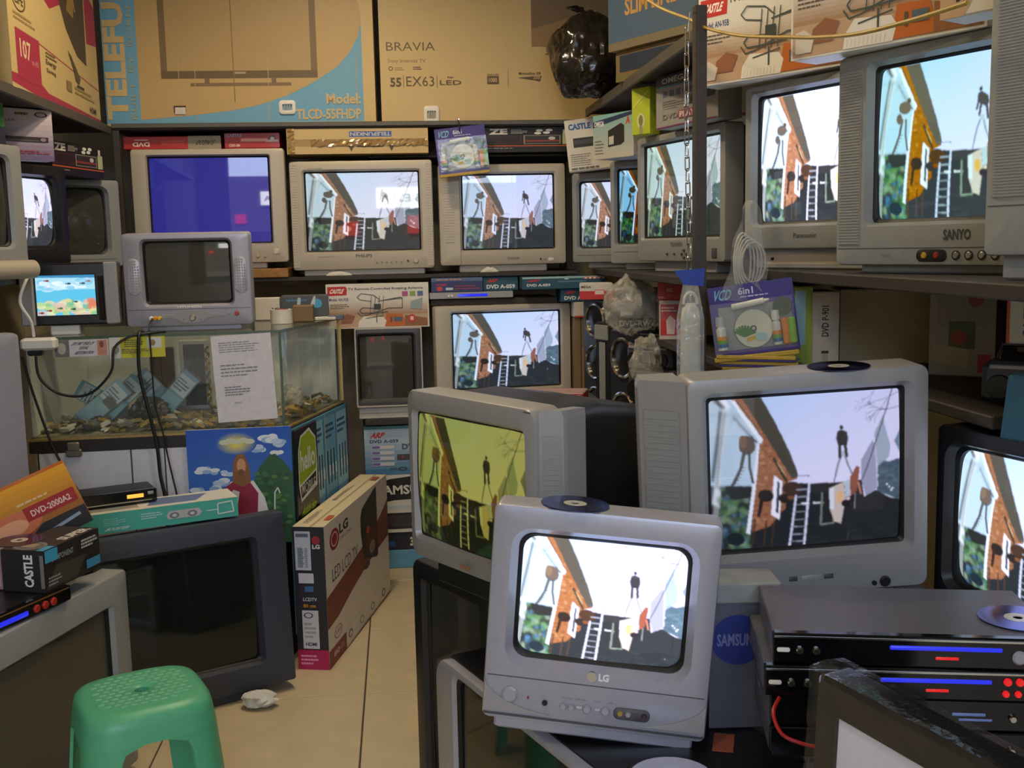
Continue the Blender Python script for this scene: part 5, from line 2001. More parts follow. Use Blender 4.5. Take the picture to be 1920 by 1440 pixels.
for k, (dx, w_) in enumerate(((.0, .08), (.05, .06), (-.07, .05))):
    b = MB()
    b.rbox(-.33 + dx, 4.19 + .004 * k, 1.1795, -.33 + dx + w_, 4.19 + .004 * k + .04, 1.1795 + .012 + .006 * k, .002)
    tag(b.build('remote_battery_pack', plastic('scrap_%d' % k, S(*[(206, 200, 186), (90, 96, 110), (180, 150, 110)][k]), .5)), ['white flat packet', 'grey flat packet', 'tan flat packet'][k] + ' lying on the counter behind the tape roll', 'packet')


def sheet(name, label, cat, x, y, z, w, h, yaw, roll, col, draw):
    T = thing(name, label, cat, (x, y, z), yaw, roll)
    b = MB()
    b.box(-w / 2, 0, 0, w / 2, .0008, h)
    b.build('paper_sheet', plastic('paper_%d_%d_%d' % col, S(*col), .7), T)
    a = Art(w, h)
    draw(a)
    a.build(T, 'front', (w, .001, h))
    return T


def d_letter(a):
    k = S(120, 120, 130)
    a.lines_of_print(.12, .80, .88, .93, 5, k, .3)
    a.lines_of_print(.12, .52, .8, .68, 4, k, .3)
    a.lines_of_print(.16, .30, .62, .42, 4, S(96, 96, 110), .35)
    a.lines_of_print(.3, .2, .5, .24, 1, S(170, 170, 176), .4)


sheet('paper_notice', 'white typed letter taped to the counter glass', 'notice', -.533, 3.708, .872, .20, .298, 3, -2.2, (214, 212, 220), d_letter)
sheet('paper_notice', 'white church sticker with a portrait on the counter glass', 'notice', -1.063, 3.684, 1.113, .17, .056, 3, 0, (206, 204, 210), lambda a: (a.rect(0, 0, .27, 1, S(110, 110, 116)), a.oval(.13, .5, .08, .35, S(180, 170, 160)), a.text('2013 MY YEAR OF', .3, .68, .78, .88, S(40, 40, 60), bold=.02, slant=.2), a.text('DIVINE', .45, .42, .64, .6, S(40, 40, 60), bold=.02, slant=.2), a.text('RESTORATION', .35, .14, .76, .32, S(40, 40, 60), bold=.02, slant=.2), a.rect(.80, .05, .98, .95, S(190, 130, 110)), a.oval(.88, .7, .04, .2, S(120, 70, 50))))
sheet('paper_notice', 'yellow printed leaflet on the counter glass', 'notice', -.884, 3.693, 1.103, .18, .070, 3, 0, (196, 192, 60), lambda a: (a.rect(0, 0, .2, 1, S(206, 208, 206)), a.oval(.1, .4, .07, .2, S(150, 160, 150)), a.rect(.68, .45, .94, .95, S(200, 206, 210)), a.oval(.78, .7, .05, .15, S(150, 120, 70)), a.lines_of_print(.27, .5, .64, .9, 4, S(60, 60, 50), .4), a.lines_of_print(.22, .2, .75, .45, 3, S(60, 60, 70), .4)))
# plug adaptor with black plug and lead
T = thing('power_adaptor', 'white plug adaptor block fixed to the counter glass corner', 'adaptor', (-1.187, 3.665, 1.142), 3)
b = MB()
b.rbox(-.055, -.04, 0, .055, .012, .04, .008)
b.build('adaptor_block', WHITE, T)
b = MB()
b.rbox(-.035, -.034, -.018, .01, .0, .002, .004)
b.build('black_plug', BLACK, T)


def cable(label, pts, r=.0045, mat=None, cat='cable'):
    b = MB()
    b.tube(smooth(pts), r, 8)
    return tag(b.build('power_cable', mat or RUBBER, None, True), label, cat)


cable('black lead looping from the white adaptor block behind the church sticker', [(-1.20, 3.648, 1.122), (-1.19, 3.640, 1.05), (-1.13, 3.640, .995), (-1.04, 3.645, .99), (-.965, 3.65, 1.06), (-.95, 3.655, 1.14), (-.90, 3.672, 1.176), (-.84, 3.69, 1.184), (-.80, 3.74, 1.184)])
cable('black cable hanging straight down the middle of the white counter front', [(-.868, 3.72, 1.184), (-.872, 3.672, 1.178), (-.876, 3.666, 1.05), (-.850, 3.666, .90), (-.835, 3.668, .80), (-.830, 3.668, .70), (-.815, 3.66, .60), (-.82, 3.655, .45)], .006)
cable('black cable hanging down the left end of the counter', [(-1.245, 3.655, 1.12), (-1.225, 3.655, 1.02), (-1.195, 3.655, .90), (-1.165, 3.655, .80), (-1.12, 3.655, .70), (-1.08, 3.652, .62), (-1.06, 3.65, .5)], .0045)
cable('thin yellow-tipped lead hanging from the small silver television', [(-.845, 3.762, 1.228), (-.843, 3.70, 1.20), (-.838, 3.682, 1.10), (-.836, 3.68, .95), (-.815, 3.674, .85), (-.80, 3.67, .75), (-.775, 3.665, .6), (-.77, 3.66, .5)], .0028)
cable('white lead hanging beside the aquarium lamp', [(-1.21, 3.70, 1.40), (-1.215, 3.64, 1.36), (-1.23, 3.63, 1.30), (-1.205, 3.64, 1.24), (-1.205, 3.66, 1.186)], .005, WHITE)
b = MB()
b.rbox(-.026, 0, 0, .026, .014, .026, .005)
b.rbox(-.02, -.002, .02, .02, .012, .05, .006)
tag(b.build('clip_plate', plastic('dull_metal_clip', S(140, 132, 120), .4, .6, .1), None, False, (-1.11, 3.668, .775)), 'small metal lock plate under the counter deck', 'lock')

# remote packs, cases and clutter under the glass
def remote_pack(label, x, y, z, yaw, roll, tilt, w, h, col):
    T = thing('remote_pack', label, 'packet', (x, y, z), yaw, roll, tilt)
    b = MB()
    b.rbox(-w / 2, 0, 0, w / 2, .012, h, .003)
    b.build('pack_card', plastic('cyan_pack_%d' % col[0], S(*col), .3), T)
    a = Art(w, h)
    a.rect(.05, .55, .95, .92, S(220, 228, 230))
    a.lines_of_print(.1, .6, .9, .85, 4, S(60, 100, 140), .5)
    a.rect(.05, .08, .95, .5, S(130, 180, 196))
    a.build(T, 'front', (w, .01, h))
    f = MB()
    f.rbox(-w / 2 - .004, -.012, 0, w / 2 + .004, -.003, h + .01, .003)
    f.build('clear_cover', COVER, T)
    return T


for k, (x, y, z, yw, ro, ti, lab) in enumerate(((-1.13, 3.86, .866, 10, 52, -8, 'blue and white remote packet leaning low inside the counter'), (-1.07, 3.88, .874, 12, 48, -14, 'teal remote packet behind the low blue packet'), (-1.0, 3.92, .879, 8, -58, -12, 'teal remote packet leaning the other way in the counter'), (-.885, 3.93, .868, -12, 40, -14, 'blue remote packet beside the dark bag in the counter'), (-.83, 3.96, .876, 5, -42, -10, 'pale packet beside the tall dark case in the counter'))):
    remote_pack(lab, x, y, z, yw, ro, ti, .07, .19, [(110, 170, 200), (70, 160, 180), (90, 170, 190), (110, 160, 196), (150, 190, 200)][k])
bag('clear_bag', 'crumpled grey bag of parts inside the counter', 'bag', (-.90, 3.87, .845), (.07, .05, .05), plastic('dark_parts_bag', S(70, 72, 66), .3, 0, .3, .6), 7.7, .3, .2)
bag('clear_bag', 'clear bag of parts inside the counter near its side pane', 'bag', (-.42, 4.10, .846), (.045, .05, .05), BAGF, 9.1, .3, .2)
for x, y, w, h, lab, cc in ((-.935, 4.27, .09, .24, 'dark red case standing inside the counter', (66, 46, 40)), (-.80, 4.22, .11, .27, 'white framed black case standing inside the counter', (190, 190, 186)), (-1.04, 4.4, .16, .2, 'pale framed mirror inside the counter', (186, 194, 190))):
    T = thing('display_case', lab, 'case', (x, y, .844))
    b = MB()
    b.rbox(-w / 2, 0, 0, w / 2, .03, h, .003)
    b.build('case_frame', plastic('case_%d' % cc[0], S(*cc), .4), T)
    b = MB()
    b.rbox(-w * .36, -.003, h * .06, w * .36, .001, h * .94, .002)
    b.build('case_face', plastic('case_face_%d' % cc[0], S(*((28, 30, 34) if cc[0] == 190 else (84, 54, 40) if cc[0] == 66 else (170, 178, 176))), .2), T)
for k, x in enumerate((-.715, -.685, -.660)):
    b = MB()
    P = []
    for i in range(60):
        t = i / 59
        P.append((.006 * math.cos(t * 50), .006 * math.sin(t * 50), .26 * t))
    b.tube(P, .005, 6)
    tag(b.build('gold_chain_strand', plastic('gold_metal', S(190, 150, 60), .3, .9, .2), None, True, (x, 4.02 + .02 * k, .845)), 'twisted gold chain strand, %s from the white framed case in the counter' % ('first', 'second', 'third')[k], 'chain', 'gold chain strands in the counter')
# heap of small goods: nobody could count it
b = MB()
rg = random.Random(11)
cols = [S(110, 108, 96), S(150, 146, 128), S(86, 82, 70), S(176, 140, 60), S(60, 56, 50), S(196, 190, 170), S(130, 110, 60), S(90, 100, 84)]
for k in range(700):
    x = rg.uniform(-1.22, -.30)
    y = rg.uniform(3.73, 4.05 if x < -.45 else 4.4)
    if x > -.41 and y < 3.78 + (x + .415) * 4.2:
        continue
    s_ = rg.uniform(.006, .022)
    e = Euler((rg.uniform(-.5, .5), rg.uniform(-.5, .5), rg.uniform(0, 6)))
    zc = .846 + rg.uniform(.002, .03) * (1 if x < -.8 else .7)
    gold = x > -.9 and rg.random() < .5
    q = [e.to_matrix() @ Vector((sx * s_, sy * s_ * .7, sz * s_ * .3)) + Vector((x, y, zc)) for sx, sy, sz in ((-1, -1, -1), (1, -1, -1), (1, 1, -1), (-1, 1, -1), (-1, -1, 1), (1, -1, 1), (1, 1, 1), (-1, 1, 1))]
    b.add(q, [(3, 2, 1, 0), (4, 5, 6, 7), (0, 1, 5, 4), (1, 2, 6, 5), (2, 3, 7, 6), (3, 0, 4, 7)], rg.choice([cols[3], cols[6]]) if gold else rg.choice(cols))
heap = b.build('small_goods_heap', attr_mat('small_goods', .35, .1))
heap['kind'] = 'stuff'
tag(heap, 'heap of small grey and gold trinkets on the counter deck', 'trinkets')

# ------------------------------------------------------------------ under the right shelf
blister(.900, 2.62, 1.166, -30, -7.6, .215, .18, 'violet cleaning-kit pack propped under the right shelf', hang=False)
for k in range(3):
    T = thing('cleaning_kit_pack', 'flat cleaning-kit pack, %s of its small pile under the right shelf' % ('topmost', 'middle', 'lowest')[k], 'blister pack', (.905 + .010 * k, 2.63 + .008 * k, 1.116 + .0155 * (2 - k)), -30, 0, 0, 'flat cleaning-kit packs under the right shelf')
    b = MB()
    b.rbox(-.10, -.03, 0, .10, .035, .005, .001)
    b.build('backing_card', plastic('violet_card', (0, 0, 0, 1)), T)
    b = MB()
    b.rbox(-.10, -.034, .0052, .10, -.028, .0148, .002)
    b.build('card_edge', plastic('yellow_card_edge', (0, 0, 0, 1)), T)
carton('dvd_box', 'narrow lime and pale blue box beside the white lettered box', 'box', 1.036, 2.66, 1.1155, -10, .044, .215, .2, S(150, 170, 60), front=lambda a: (a.rect(0, .3, .6, .95, S(150, 190, 200)), a.oval(.3, .06, .2, .03, S(60, 60, 60))))


def f_901(a):
    a.text('DVD P-901', .35, .42, .62, .82, S(44, 40, 40), rot=90, bold=.02)
    a.rect(.35, .2, .62, .235, S(50, 46, 44))
    a.rect(.38, .05, .6, .19, S(180, 174, 162))


carton('dvd_box', 'narrow white upright box with vertical black lettering under the right shelf', 'box', 1.095, 2.66, 1.1155, -10, .068, .20, .16, S(206, 196, 176), front=f_901)


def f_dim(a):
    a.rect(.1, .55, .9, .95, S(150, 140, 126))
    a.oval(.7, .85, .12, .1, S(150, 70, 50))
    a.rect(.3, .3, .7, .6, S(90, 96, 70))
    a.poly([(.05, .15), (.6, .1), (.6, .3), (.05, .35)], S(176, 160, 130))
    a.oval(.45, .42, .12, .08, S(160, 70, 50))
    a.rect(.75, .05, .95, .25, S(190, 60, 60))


carton('brown_carton', 'plain beige carton beside the white lettered box under the right shelf', 'carton', 1.315, 2.72, 1.1155, -14, .29, .20, .2, S(196, 178, 138))
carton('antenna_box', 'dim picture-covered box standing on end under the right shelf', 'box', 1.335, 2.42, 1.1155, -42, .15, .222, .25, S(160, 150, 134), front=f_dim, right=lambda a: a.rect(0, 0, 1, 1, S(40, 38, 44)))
carton('dvd_box', 'white box with vertical blue lettering at the near end under the right shelf', 'box', 1.235, 1.97, 1.2365, -42, .10, .105, .15, S(200, 196, 186), front=lambda a: (a.rect(0, 0, .06, 1, S(190, 80, 50)), a.text('CASTLE', .3, .1, .6, .95, S(44, 80, 140), rot=90, bold=.04)))
radio('black portable radio with chrome knobs under the near white box', 1.235, 1.96, 1.1155, -42, .20, .085, .12)
carton('dvd_box', 'teal disc player box with five ringed symbols propped on the dark right television', 'box', 1.127, 1.70, 1.084, -40, .20, .115, .05, ARP, roll=5, front=lambda a: (a.text('ARP', .3, .66, .5, .78, S(190, 60, 50), bold=.04), a.lines_of_print(.5, .55, .8, .62, 1, S(90, 150, 180)), [(a.ring(.26 + .11 * k, .3, .05, .17, .55, S(206, 80, 60)), a.oval(.26 + .11 * k, .3, .025, .09, S(220, 220, 220))) for k in range(5)]))
# bagged white cable and hanging antenna
T = thing('bagged_cable', 'coil of white cable in a clear bag hanging under the right shelf', 'cable', (.872, 2.66, 1.30))
b = MB()
for k in range(5):
    P = [(.022 * math.cos(t) * (1 + .1 * k) + .006 * k, -.004 * k, .095 + (.075 - .006 * k) * math.sin(t)) for t in [2 * math.pi * i / 24 for i in range(24)]]
    b.tube(P, .0028, 6, closed=True)
b.build('cable_coil', plastic('dull_white_cable', S(186, 182, 172), .4), T, True)
b = MB()
rows = []
rg = random.Random(5)
for j in range(14):
    t = j / 13
    hw = .012 + .05 * (1 - t) ** .7
    rows.append([(x_ * hw + .012 * t, -.03 + .014 * math.sin(6 * x_ + j) + rg.uniform(-.004, .004), .0 + .25 * t) for x_ in np.linspace(-1, 1, 12)])
b.loft(rows, closed=False)
b.build('clear_bag_film', FILM, T, True)
T = thing('hanging_antenna', 'white plastic indoor antenna with a blue tag hanging from the brown upright', 'antenna', (.725, 2.62, 1.06))
b = MB()
L = []
for zz, ww, dd in ((0, .024, .014), (.03, .026, .016), (.20, .024, .016), (.225, .02, .014), (.238, .01, .008)):
    L.append(rr(-ww, -dd, ww, dd, min(ww, dd) * .8, 4, zz))
b.loft(L, True, True)
b.build('antenna_body', plastic('ivory_plastic', S(206, 202, 186), .35), T, True)
b = MB()
b.tube([(.018 * math.cos(t), 0, .235 + .03 * math.sin(t)) for t in np.linspace(0, math.pi, 12)], .004, 8)
b.build('hanging_loop', plastic('ivory_plastic', (0, 0, 0, 1)), T, True)
b = MB()
b.loft([[(-.03, -.019, -.01), (.03, -.019, -.01), (.03, .019, -.01), (-.03, .019, -.01)], [(-.03, -.021, .2), (.03, -.021, .2), (.03, .02, .2), (-.03, .02, .2)], [(-.016, -.012, .285), (.016, -.012, .285), (.016, .012, .285), (-.016, .012, .285)]])
b.build('clear_sleeve', FILM, T)
b = MB()
b.add([(-.02, -.013, .285), (.03, -.013, .28), (.034, -.013, .325), (-.045, -.013, .32)], [(0, 1, 2, 3)])
b.add([(-.02, -.010, .285), (.03, -.010, .28), (.034, -.010, .325), (-.045, -.010, .32)], [(3, 2, 1, 0)])
b2 = MB()
b2.tube([(0, 0, .262), (.01, .03, .28), (.03, .08, .285), (.052, .118, .285)], .002, 6)
b2.build('wire_hook', CHROME, T)
b.build('blue_tag', plastic('blue_tag_card', S(40, 70, 170), .4), T)

# ------------------------------------------------------------------ floor left: dark sets, boxes on them
SLATE2 = SLATE
T = tv('large slate black television standing on the floor by the aisle', -.722, 3.285, .034, 27.2, .76, .565, .30, (.10, .105, .085, .075), None, OFF_GREEN, SLATE, BLACK, tilt=-5, foot=.034, bulge=.02, sr=.012, rec=.02, r=.008)
blk = T


def f_teal(a):
    a.rect(0, 0, 1, 1, S(76, 178, 162))
    a.lines_of_print(.18, .35, .32, .75, 4, S(150, 214, 206), .4)
    a.lines_of_print(.40, .45, .54, .8, 3, S(190, 228, 222), .4)
    a.text('BOOSTER', .18, .12, .34, .26, S(214, 236, 232), bold=.02, slant=.2)
    a.poly([(.56, .3), (.75, .3), (.77, .5), (.75, .72), (.57, .72), (.55, .5)], S(186, 190, 192))
    for x in (.60, .71):
        a.oval(x, .48, .03, .16, S(120, 124, 128))
        a.oval(x, .48, .015, .08, S(200, 204, 206))
    a.line([(.80, .5), (.87, .5)], .05, S(206, 226, 224))
    a.line([(.87, .25), (.87, .8), (.96, .85), (.97, .3), (.87, .25)], .07, S(206, 226, 224))


T = carton('antenna_box', 'long teal booster antenna box lying on the slate black television', 'box', -.775, 3.355, .602, 22, .50, .062, .14, S(76, 178, 162), top=S(206, 206, 196), front=f_teal, topart=lambda a: (a.rect(0, 0, 1, 1, S(206, 206, 196)), a.poly([(.45, .2), (.75, .2), (.85, .8), (.5, .9)], S(96, 116, 160)), a.rect(.1, .2, .4, .8, S(140, 140, 136))))
T = slim_player('small black disc player with an orange clock on the teal box', -.905, 3.375, .6645, 24, .25, .044, .13, BLACK)
patch(T, .035, .022, .085, .034, OLED, 'clock_display', 0, .001, .001)
b = MB()
b.box(-.11, -.001, .010, .11, .001, .013)
b.build('silver_trim', CHROME, T)
patch(T, .098, .028, .116, .038, GREY, 'open_button', 0, .002, .002)


def f_orange(a):
    for i in range(10):
        t = i / 9
        a.rect(0, i / 10, 1, (i + 1) / 10, tuple(p + (q - p) * t for p, q in zip(S(120, 40, 34), S(236, 166, 30))))
    a.text('DCGOO', .12, .62, .44, .86, S(40, 26, 16), bold=.04, slant=.2)
    a.oval(.52, .42, .2, .2, S(214, 120, 80))
    a.oval(.5, .40, .12, .12, S(236, 170, 130))
    a.rect(.62, .40, .98, .62, S(170, 40, 40))
    a.text('DVD-2000A2', .66, .45, .94, .55, S(236, 214, 200), bold=.02)
    a.lines_of_print(.6, .66, .95, .72, 1, S(236, 200, 150))
    a.poly([(.45, 0), (.7, .3), (1, .3), (1, 0)], S(40, 38, 42))
    a.line([(.6, .1), (.95, .2)], .05, S(150, 170, 190))


carton('dvd_box', 'orange and red disc player box leaning at an angle behind the black boxes', 'box', -1.022, 2.895, .662, 20, .38, .178, .05, S(196, 110, 30), roll=-21, front=f_orange, mat=GLOSSCARD)

T = tv('flat grey television standing on the floor behind the green stool', -.887, 2.641, .022, 72.5, .70, .560, .40, (.085, .080, .09, .085), None, OFF, GREY, GREY, foot=.022, bulge=.003, r=.01, rec=.012)
T = slim_player('thin black disc player with blue strip and red buttons on the grey floor television', -.927, 2.547, .5825, 65.3, .36, .042, .24, BLACK)
patch(T, -.06, .012, .035, .024, BLED, 'light_strip', 0, .002, .002)
for k in range(3):
    button(T, .062 + .028 * k, .020, .010, plastic('red_button', S(170, 36, 30), .3))
b = MB()
b.box(-.175, -.0012, .036, .175, .001, .039)
b.build('silver_trim', plastic('copper_trim', S(170, 130, 90), .3, .7), T)
patch(T, -.10, .006, -.06, .011, RLED, 'red_display', 0, .001, .001)


def f_cbox(a):
    a.rect(0, 0, 1, 1, S(36, 34, 36))
    a.poly([(0, .05), (.55, .05), (.75, .5), (.2, .55)], S(64, 60, 54))
    a.lines_of_print(.05, .1, .3, .35, 3, S(150, 150, 146), .5)
    a.lines_of_print(.65, .65, .98, .9, 3, S(190, 190, 184), .6)
    a.text('COMPONENT', .1, .68, .5, .82, S(140, 150, 160), bold=.02)
    a.rect(0, .7, .22, 1, S(60, 160, 200))
    a.rect(.72, .12, .98, .34, S(60, 140, 180))


def l_cbox(a):
    a.rect(0, 0, 1, 1, S(34, 34, 40))
    a.text('CASTLE', .52, .12, .74, .9, S(226, 226, 226), rot=90, bold=.04)
    a.line([(.95, .1), (.95, .9)], .1, S(120, 120, 116))


def t_cbox(a):
    a.rect(0, 0, 1, 1, S(40, 39, 42))
    a.oval(.18, .55, .16, .35, S(120, 122, 120))
    a.oval(.18, .55, .12, .28, S(90, 92, 92))
    a.rect(.12, .4, .26, .7, S(160, 140, 120))
    a.rect(0, -.0, .2, .18, S(60, 160, 200))
    a.text('SUPER', .45, .08, .95, .34, S(206, 204, 196), rot=0, bold=.04)


T = carton('amplifier_box', 'glossy black box with vertical white lettering on the thin disc player', 'box', -.854, 2.755, .6255, 71, .225, .105, .12, S(36, 34, 38), front=f_cbox, left=l_cbox, topart=t_cbox, mat=GLOSSCARD)
castle = T


def disc(label, x, y, z, rx=0, ry=0):
    T = thing('compact_disc', label, 'disc', (x, y, z))
    T.rotation_euler = (R(rx), R(ry), 0)
    m = bpy.data.materials.get('rainbow_disc')
    if not m:
        m = bpy.data.materials.new('rainbow_disc')
        n, l, bs = nodes(m)
        bs.inputs['Base Color'].default_value = S(78, 82, 150)
        bs.inputs['Metallic'].default_value = 1
        bs.inputs['Roughness'].default_value = .16
        bs.inputs['Anisotropic'].default_value = .9
        bs.inputs['Thin Film Thickness'].default_value = 520
        bs.inputs['Thin Film IOR'].default_value = 1.6
        tg = n.new('ShaderNodeTangent')
        tg.direction_type = 'RADIAL'
        tg.axis = 'Z'
        l.new(tg.outputs[0], bs.inputs['Tangent'])
    b = MB()
    b.lathe([(.0205, .0002), (.06, .0002), (.06, .0014), (.0205, .0014), (.0205, .0002)], 48)
    b.build('recorded_area', m, T)
    b = MB()
    b.lathe([(.0075, .0001), (.0205, .0001), (.0205, .0016), (.0075, .0016), (.0075, .0001)], 32)
    b.build('clear_hub', plastic('disc_hub', S(190, 188, 176), .2), T)
    return T


disc('shiny disc lying on the black lettered box', -.985, 2.765, .7312)
# narrow upright cases beside the black box
for k, (x, y, cc, lab) in enumerate(((-1.018, 2.696, (170, 130, 150), 'narrow pink disc case standing against the black lettered box'), (-1.042, 2.704, (90, 150, 210), 'narrow blue disc case standing against the pink case'))):
    T = thing('disc_case', lab, 'disc case', (x, y, .6255), -19)
    b = MB()
    b.rbox(-.0095, 0, 0, .0095, .12, .105, .002)
    b.build('case_shell', plastic('case_%d_%d' % (k, cc[0]), S(*cc), .3), T)
    b = MB()
    b.rbox(-.006, -.0015, .01, .006, .001, .096, .001)
    b.build('spine_label', plastic('spine_%d' % k, S(*[min(255, v + 40) for v in cc]), .5), T)

b = MB()
b.rbox(-1.72, 3.05, 0, -1.285, 3.55, .735, .006)
tag(b.build('wooden_crate', DARKWOOD), 'dark crate carrying the grey television beside the counter', 'crate')
T = tv('pale grey television seen from its side edge left of the counter', -1.26, 2.95, .766, 37.3, .50, .471, .36, (.08, .11, .09, .06), None, OFF, SILVER_COOL, GREY, foot=.031, bulge=.01)

# ------------------------------------------------------------------ the upright white carton by the aisle
def f_lg(a):
    brn = S(120, 50, 36)
    a.rect(0, 0, 1, 1, S(222, 214, 204))
    a.poly([(0, .28), (0, .50), (.22, .54), (.50, .60), (.72, .66), (.86, .72), (1, .80), (1, .50), (.85, .48), (.6, .44), (.35, .37), (.15, .30)], brn)
    for k in range(4):
        a.line([(0, .31 + .04 * k), (.3, .38 + .035 * k), (.62, .48 + .03 * k)], .008, S(140, 70, 50))
    a.poly([(.52, .84), (.55, .90), (.78, .98), (.80, .98), (.80, .44), (.78, .42), (.56, .50), (.54, .60), (.52, .72)], S(46, 36, 32))
    a.oval(.68, .62, .10, .08, S(90, 44, 30))
    a.oval(.70, .54, .05, .05, S(150, 130, 110))
    a.oval(.64, .70, .03, .03, S(190, 70, 40))
    a.oval(.60, .44, .05, .03, S(60, 54, 50))
    a.oval(.13, .86, .065, .075, S(150, 40, 50))
    a.ring(.13, .86, .045, .052, .8, S(226, 190, 190))
    a.text('LG', .20, .86, .33, .935, S(70, 62, 60), bold=.04)
    a.text("Life's Good", .21, .815, .38, .845, S(150, 142, 136))
    a.text('LED LCD TV', .08, .575, .46, .67, S(80, 74, 72), bold=-.002)
    a.ring(.13, .20, .055, .045, .85, S(150, 110, 96))
    a.text('LIFE', .10, .19, .17, .215, S(150, 110, 96))
    a.rect(0, 0, .24, .125, brn)
    a.text('80', .06, .05, .14, .09, S(214, 190, 180), bold=.02)
    a.lines_of_print(.15, .05, .21, .09, 2, S(190, 150, 140))
    a.line([(.24, 0), (1, .02)], .012, brn)
    for x, cc in ((.30, (110, 100, 96)), (.48, (120, 160, 90)), (.66, (120, 110, 100)), (.86, (70, 60, 56))):
        a.oval(x, .08, .03, .03, S(*cc))
        a.oval(x, .08, .02, .02, S(222, 214, 204))
    a.line([(.24, .15), (1, .17)], .004, S(190, 180, 168))


def l_lg(a):
    a.rect(0, 0, 1, 1, S(46, 44, 50))
    a.rect(0, 0, 1, .14, S(178, 30, 86))
    a.lines_of_print(.1, .03, .7, .11, 3, S(230, 150, 180), .5)
    a.rect(.06, .70, .56, .97, S(196, 200, 212))
    for k in range(14):
        a.rect(.14, .72 + .010 * k, .3 + .012 * (k % 4), .726 + .010 * k, S(90, 94, 110))
        a.rect(.36, .72 + .010 * k, .46, .724 + .010 * k, S(90, 94, 110))
    a.rect(.1, .93, .5, .955, S(100, 104, 120))
    a.oval(.74, .91, .13, .03, S(160, 50, 60))
    a.text('LG', .62, .85, .86, .88, S(220, 220, 224), bold=.04)
    a.rect(.14, .61, .62, .68, S(206, 206, 214))
    a.rect(.32, .55, .6, .59, S(70, 110, 160))
    a.text('LCDTV', .25, .485, .7, .51, S(206, 206, 212), bold=.03)
    a.text('80 cm', .25, .44, .65, .465, S(206, 140, 40), bold=.03)
    a.rect(.2, .15, .72, .42, S(206, 204, 206))
    a.ring(.4, .385, .15, .02, .7, S(70, 70, 80))
    a.lines_of_print(.26, .22, .66, .34, 4, S(150, 160, 150), .5)
    a.text('HDMI', .28, .17, .64, .195, S(60, 56, 60), bold=.03)


def t_lg(a):
    a.rect(0, 0, 1, 1, S(212, 200, 168))
    a.line([(0, .42), (1, .42)], .05, S(120, 108, 80))
    a.rect(.0, .35, 1, .41, S(196, 182, 140))
    a.lines_of_print(.05, .62, .3, .82, 3, S(130, 120, 100), .5)
    a.lines_of_print(.45, .65, .75, .8, 2, S(130, 120, 100), .5)
    a.rect(.10, .05, .18, .25, S(180, 90, 60))
    a.rect(.86, .1, .93, .35, S(150, 70, 56))


T = carton('tv_carton', 'upright white flat-panel carton with brown wave standing on the tiles by the aisle', 'carton', -.184, 4.009, 0, 76, .84, .51, .112, S(222, 214, 204), side=S(46, 44, 50), top=S(212, 200, 168), front=f_lg, left=l_lg, topart=t_lg)

# crumpled paper on the floor
b = MB()
rg = random.Random(21)
L = []
for j in range(8):
    ph = math.pi * (j + .5) / 8
    L.append([((.055 * math.sin(ph) * (1 + rg.uniform(-.25, .25))) * math.cos(t), (.04 * math.sin(ph) * (1 + rg.uniform(-.25, .25))) * math.sin(t), .028 - .026 * math.cos(ph) + rg.uniform(-.004, .004)) for t in [2 * math.pi * k / 14 for k in range(14)]])
for lp_ in L:
    for i, p in enumerate(lp_):
        lp_[i] = (p[0], p[1], max(p[2], .0005))
b.loft(L, True, True)
tag(b.build('crumpled_paper', plastic('white_tissue', S(206, 206, 202), .8, 0, .1, .4), None, False, (-.49, 3.33, 0)), 'crumpled white paper on the tiles beside the slate television', 'paper')

# ------------------------------------------------------------------ green stool
STG = plastic('green_stool_plastic', S(84, 172, 130), .38, 0, .05, .05)
T = thing('plastic_stool', 'green plastic stool with a raised grip pattern and centre hole', 'stool', (-.627, 2.445, 0), 24)


def se(r, t, n=4.0):
    c, s_ = math.cos(t), math.sin(t)
    return (r * abs(c) ** (2 / n) * (1 if c >= 0 else -1), r * abs(s_) ** (2 / n) * (1 if s_ >= 0 else -1))


ZT, N = .45, 96
prad = lambda z: .142 + (.185 - .142) * (1 - (z / .43)) if z < .43 else .142
L = []
ts = [2 * math.pi * (k + .5) / N for k in range(N)]
for r_, z_, n_ in ((.016, .428, 2), (.016, .446, 2), (.020, .449, 2), (.06, .450, 2.3), (.108, .4495, 2.8), (.122, .4475, 3.2), (.134, .442, 3.6), (.141, .432, 4), (.145, .415, 4), (.1505, .380, 4), (.1465, .380, 4), (.139, .425, 4), (.10, .440, 3), (.016, .428, 2)):
    L.append([se(r_, t, n_) + (z_,) for t in ts])
b = MB()
b.loft(L)
seat = b.build('seat', STG, T, True)
bm_ = MB()
for i in range(-5, 6):
    for j in range(-6, 7):
        x, y = i * .0215 + (.0107 if j % 2 else 0), j * .0180
        if abs(x) ** 2.6 + abs(y) ** 2.6 < .105 ** 2.6 and math.hypot(x, y) > .026:
            bm_.rbox(x - .0072, y - .0035, .4485, x + .0072, y + .0035, .4526, .0012)
bm_.build('grip_pattern', plastic('worn_green_plastic', S(122, 184, 146), .45, 0, .06), seat)
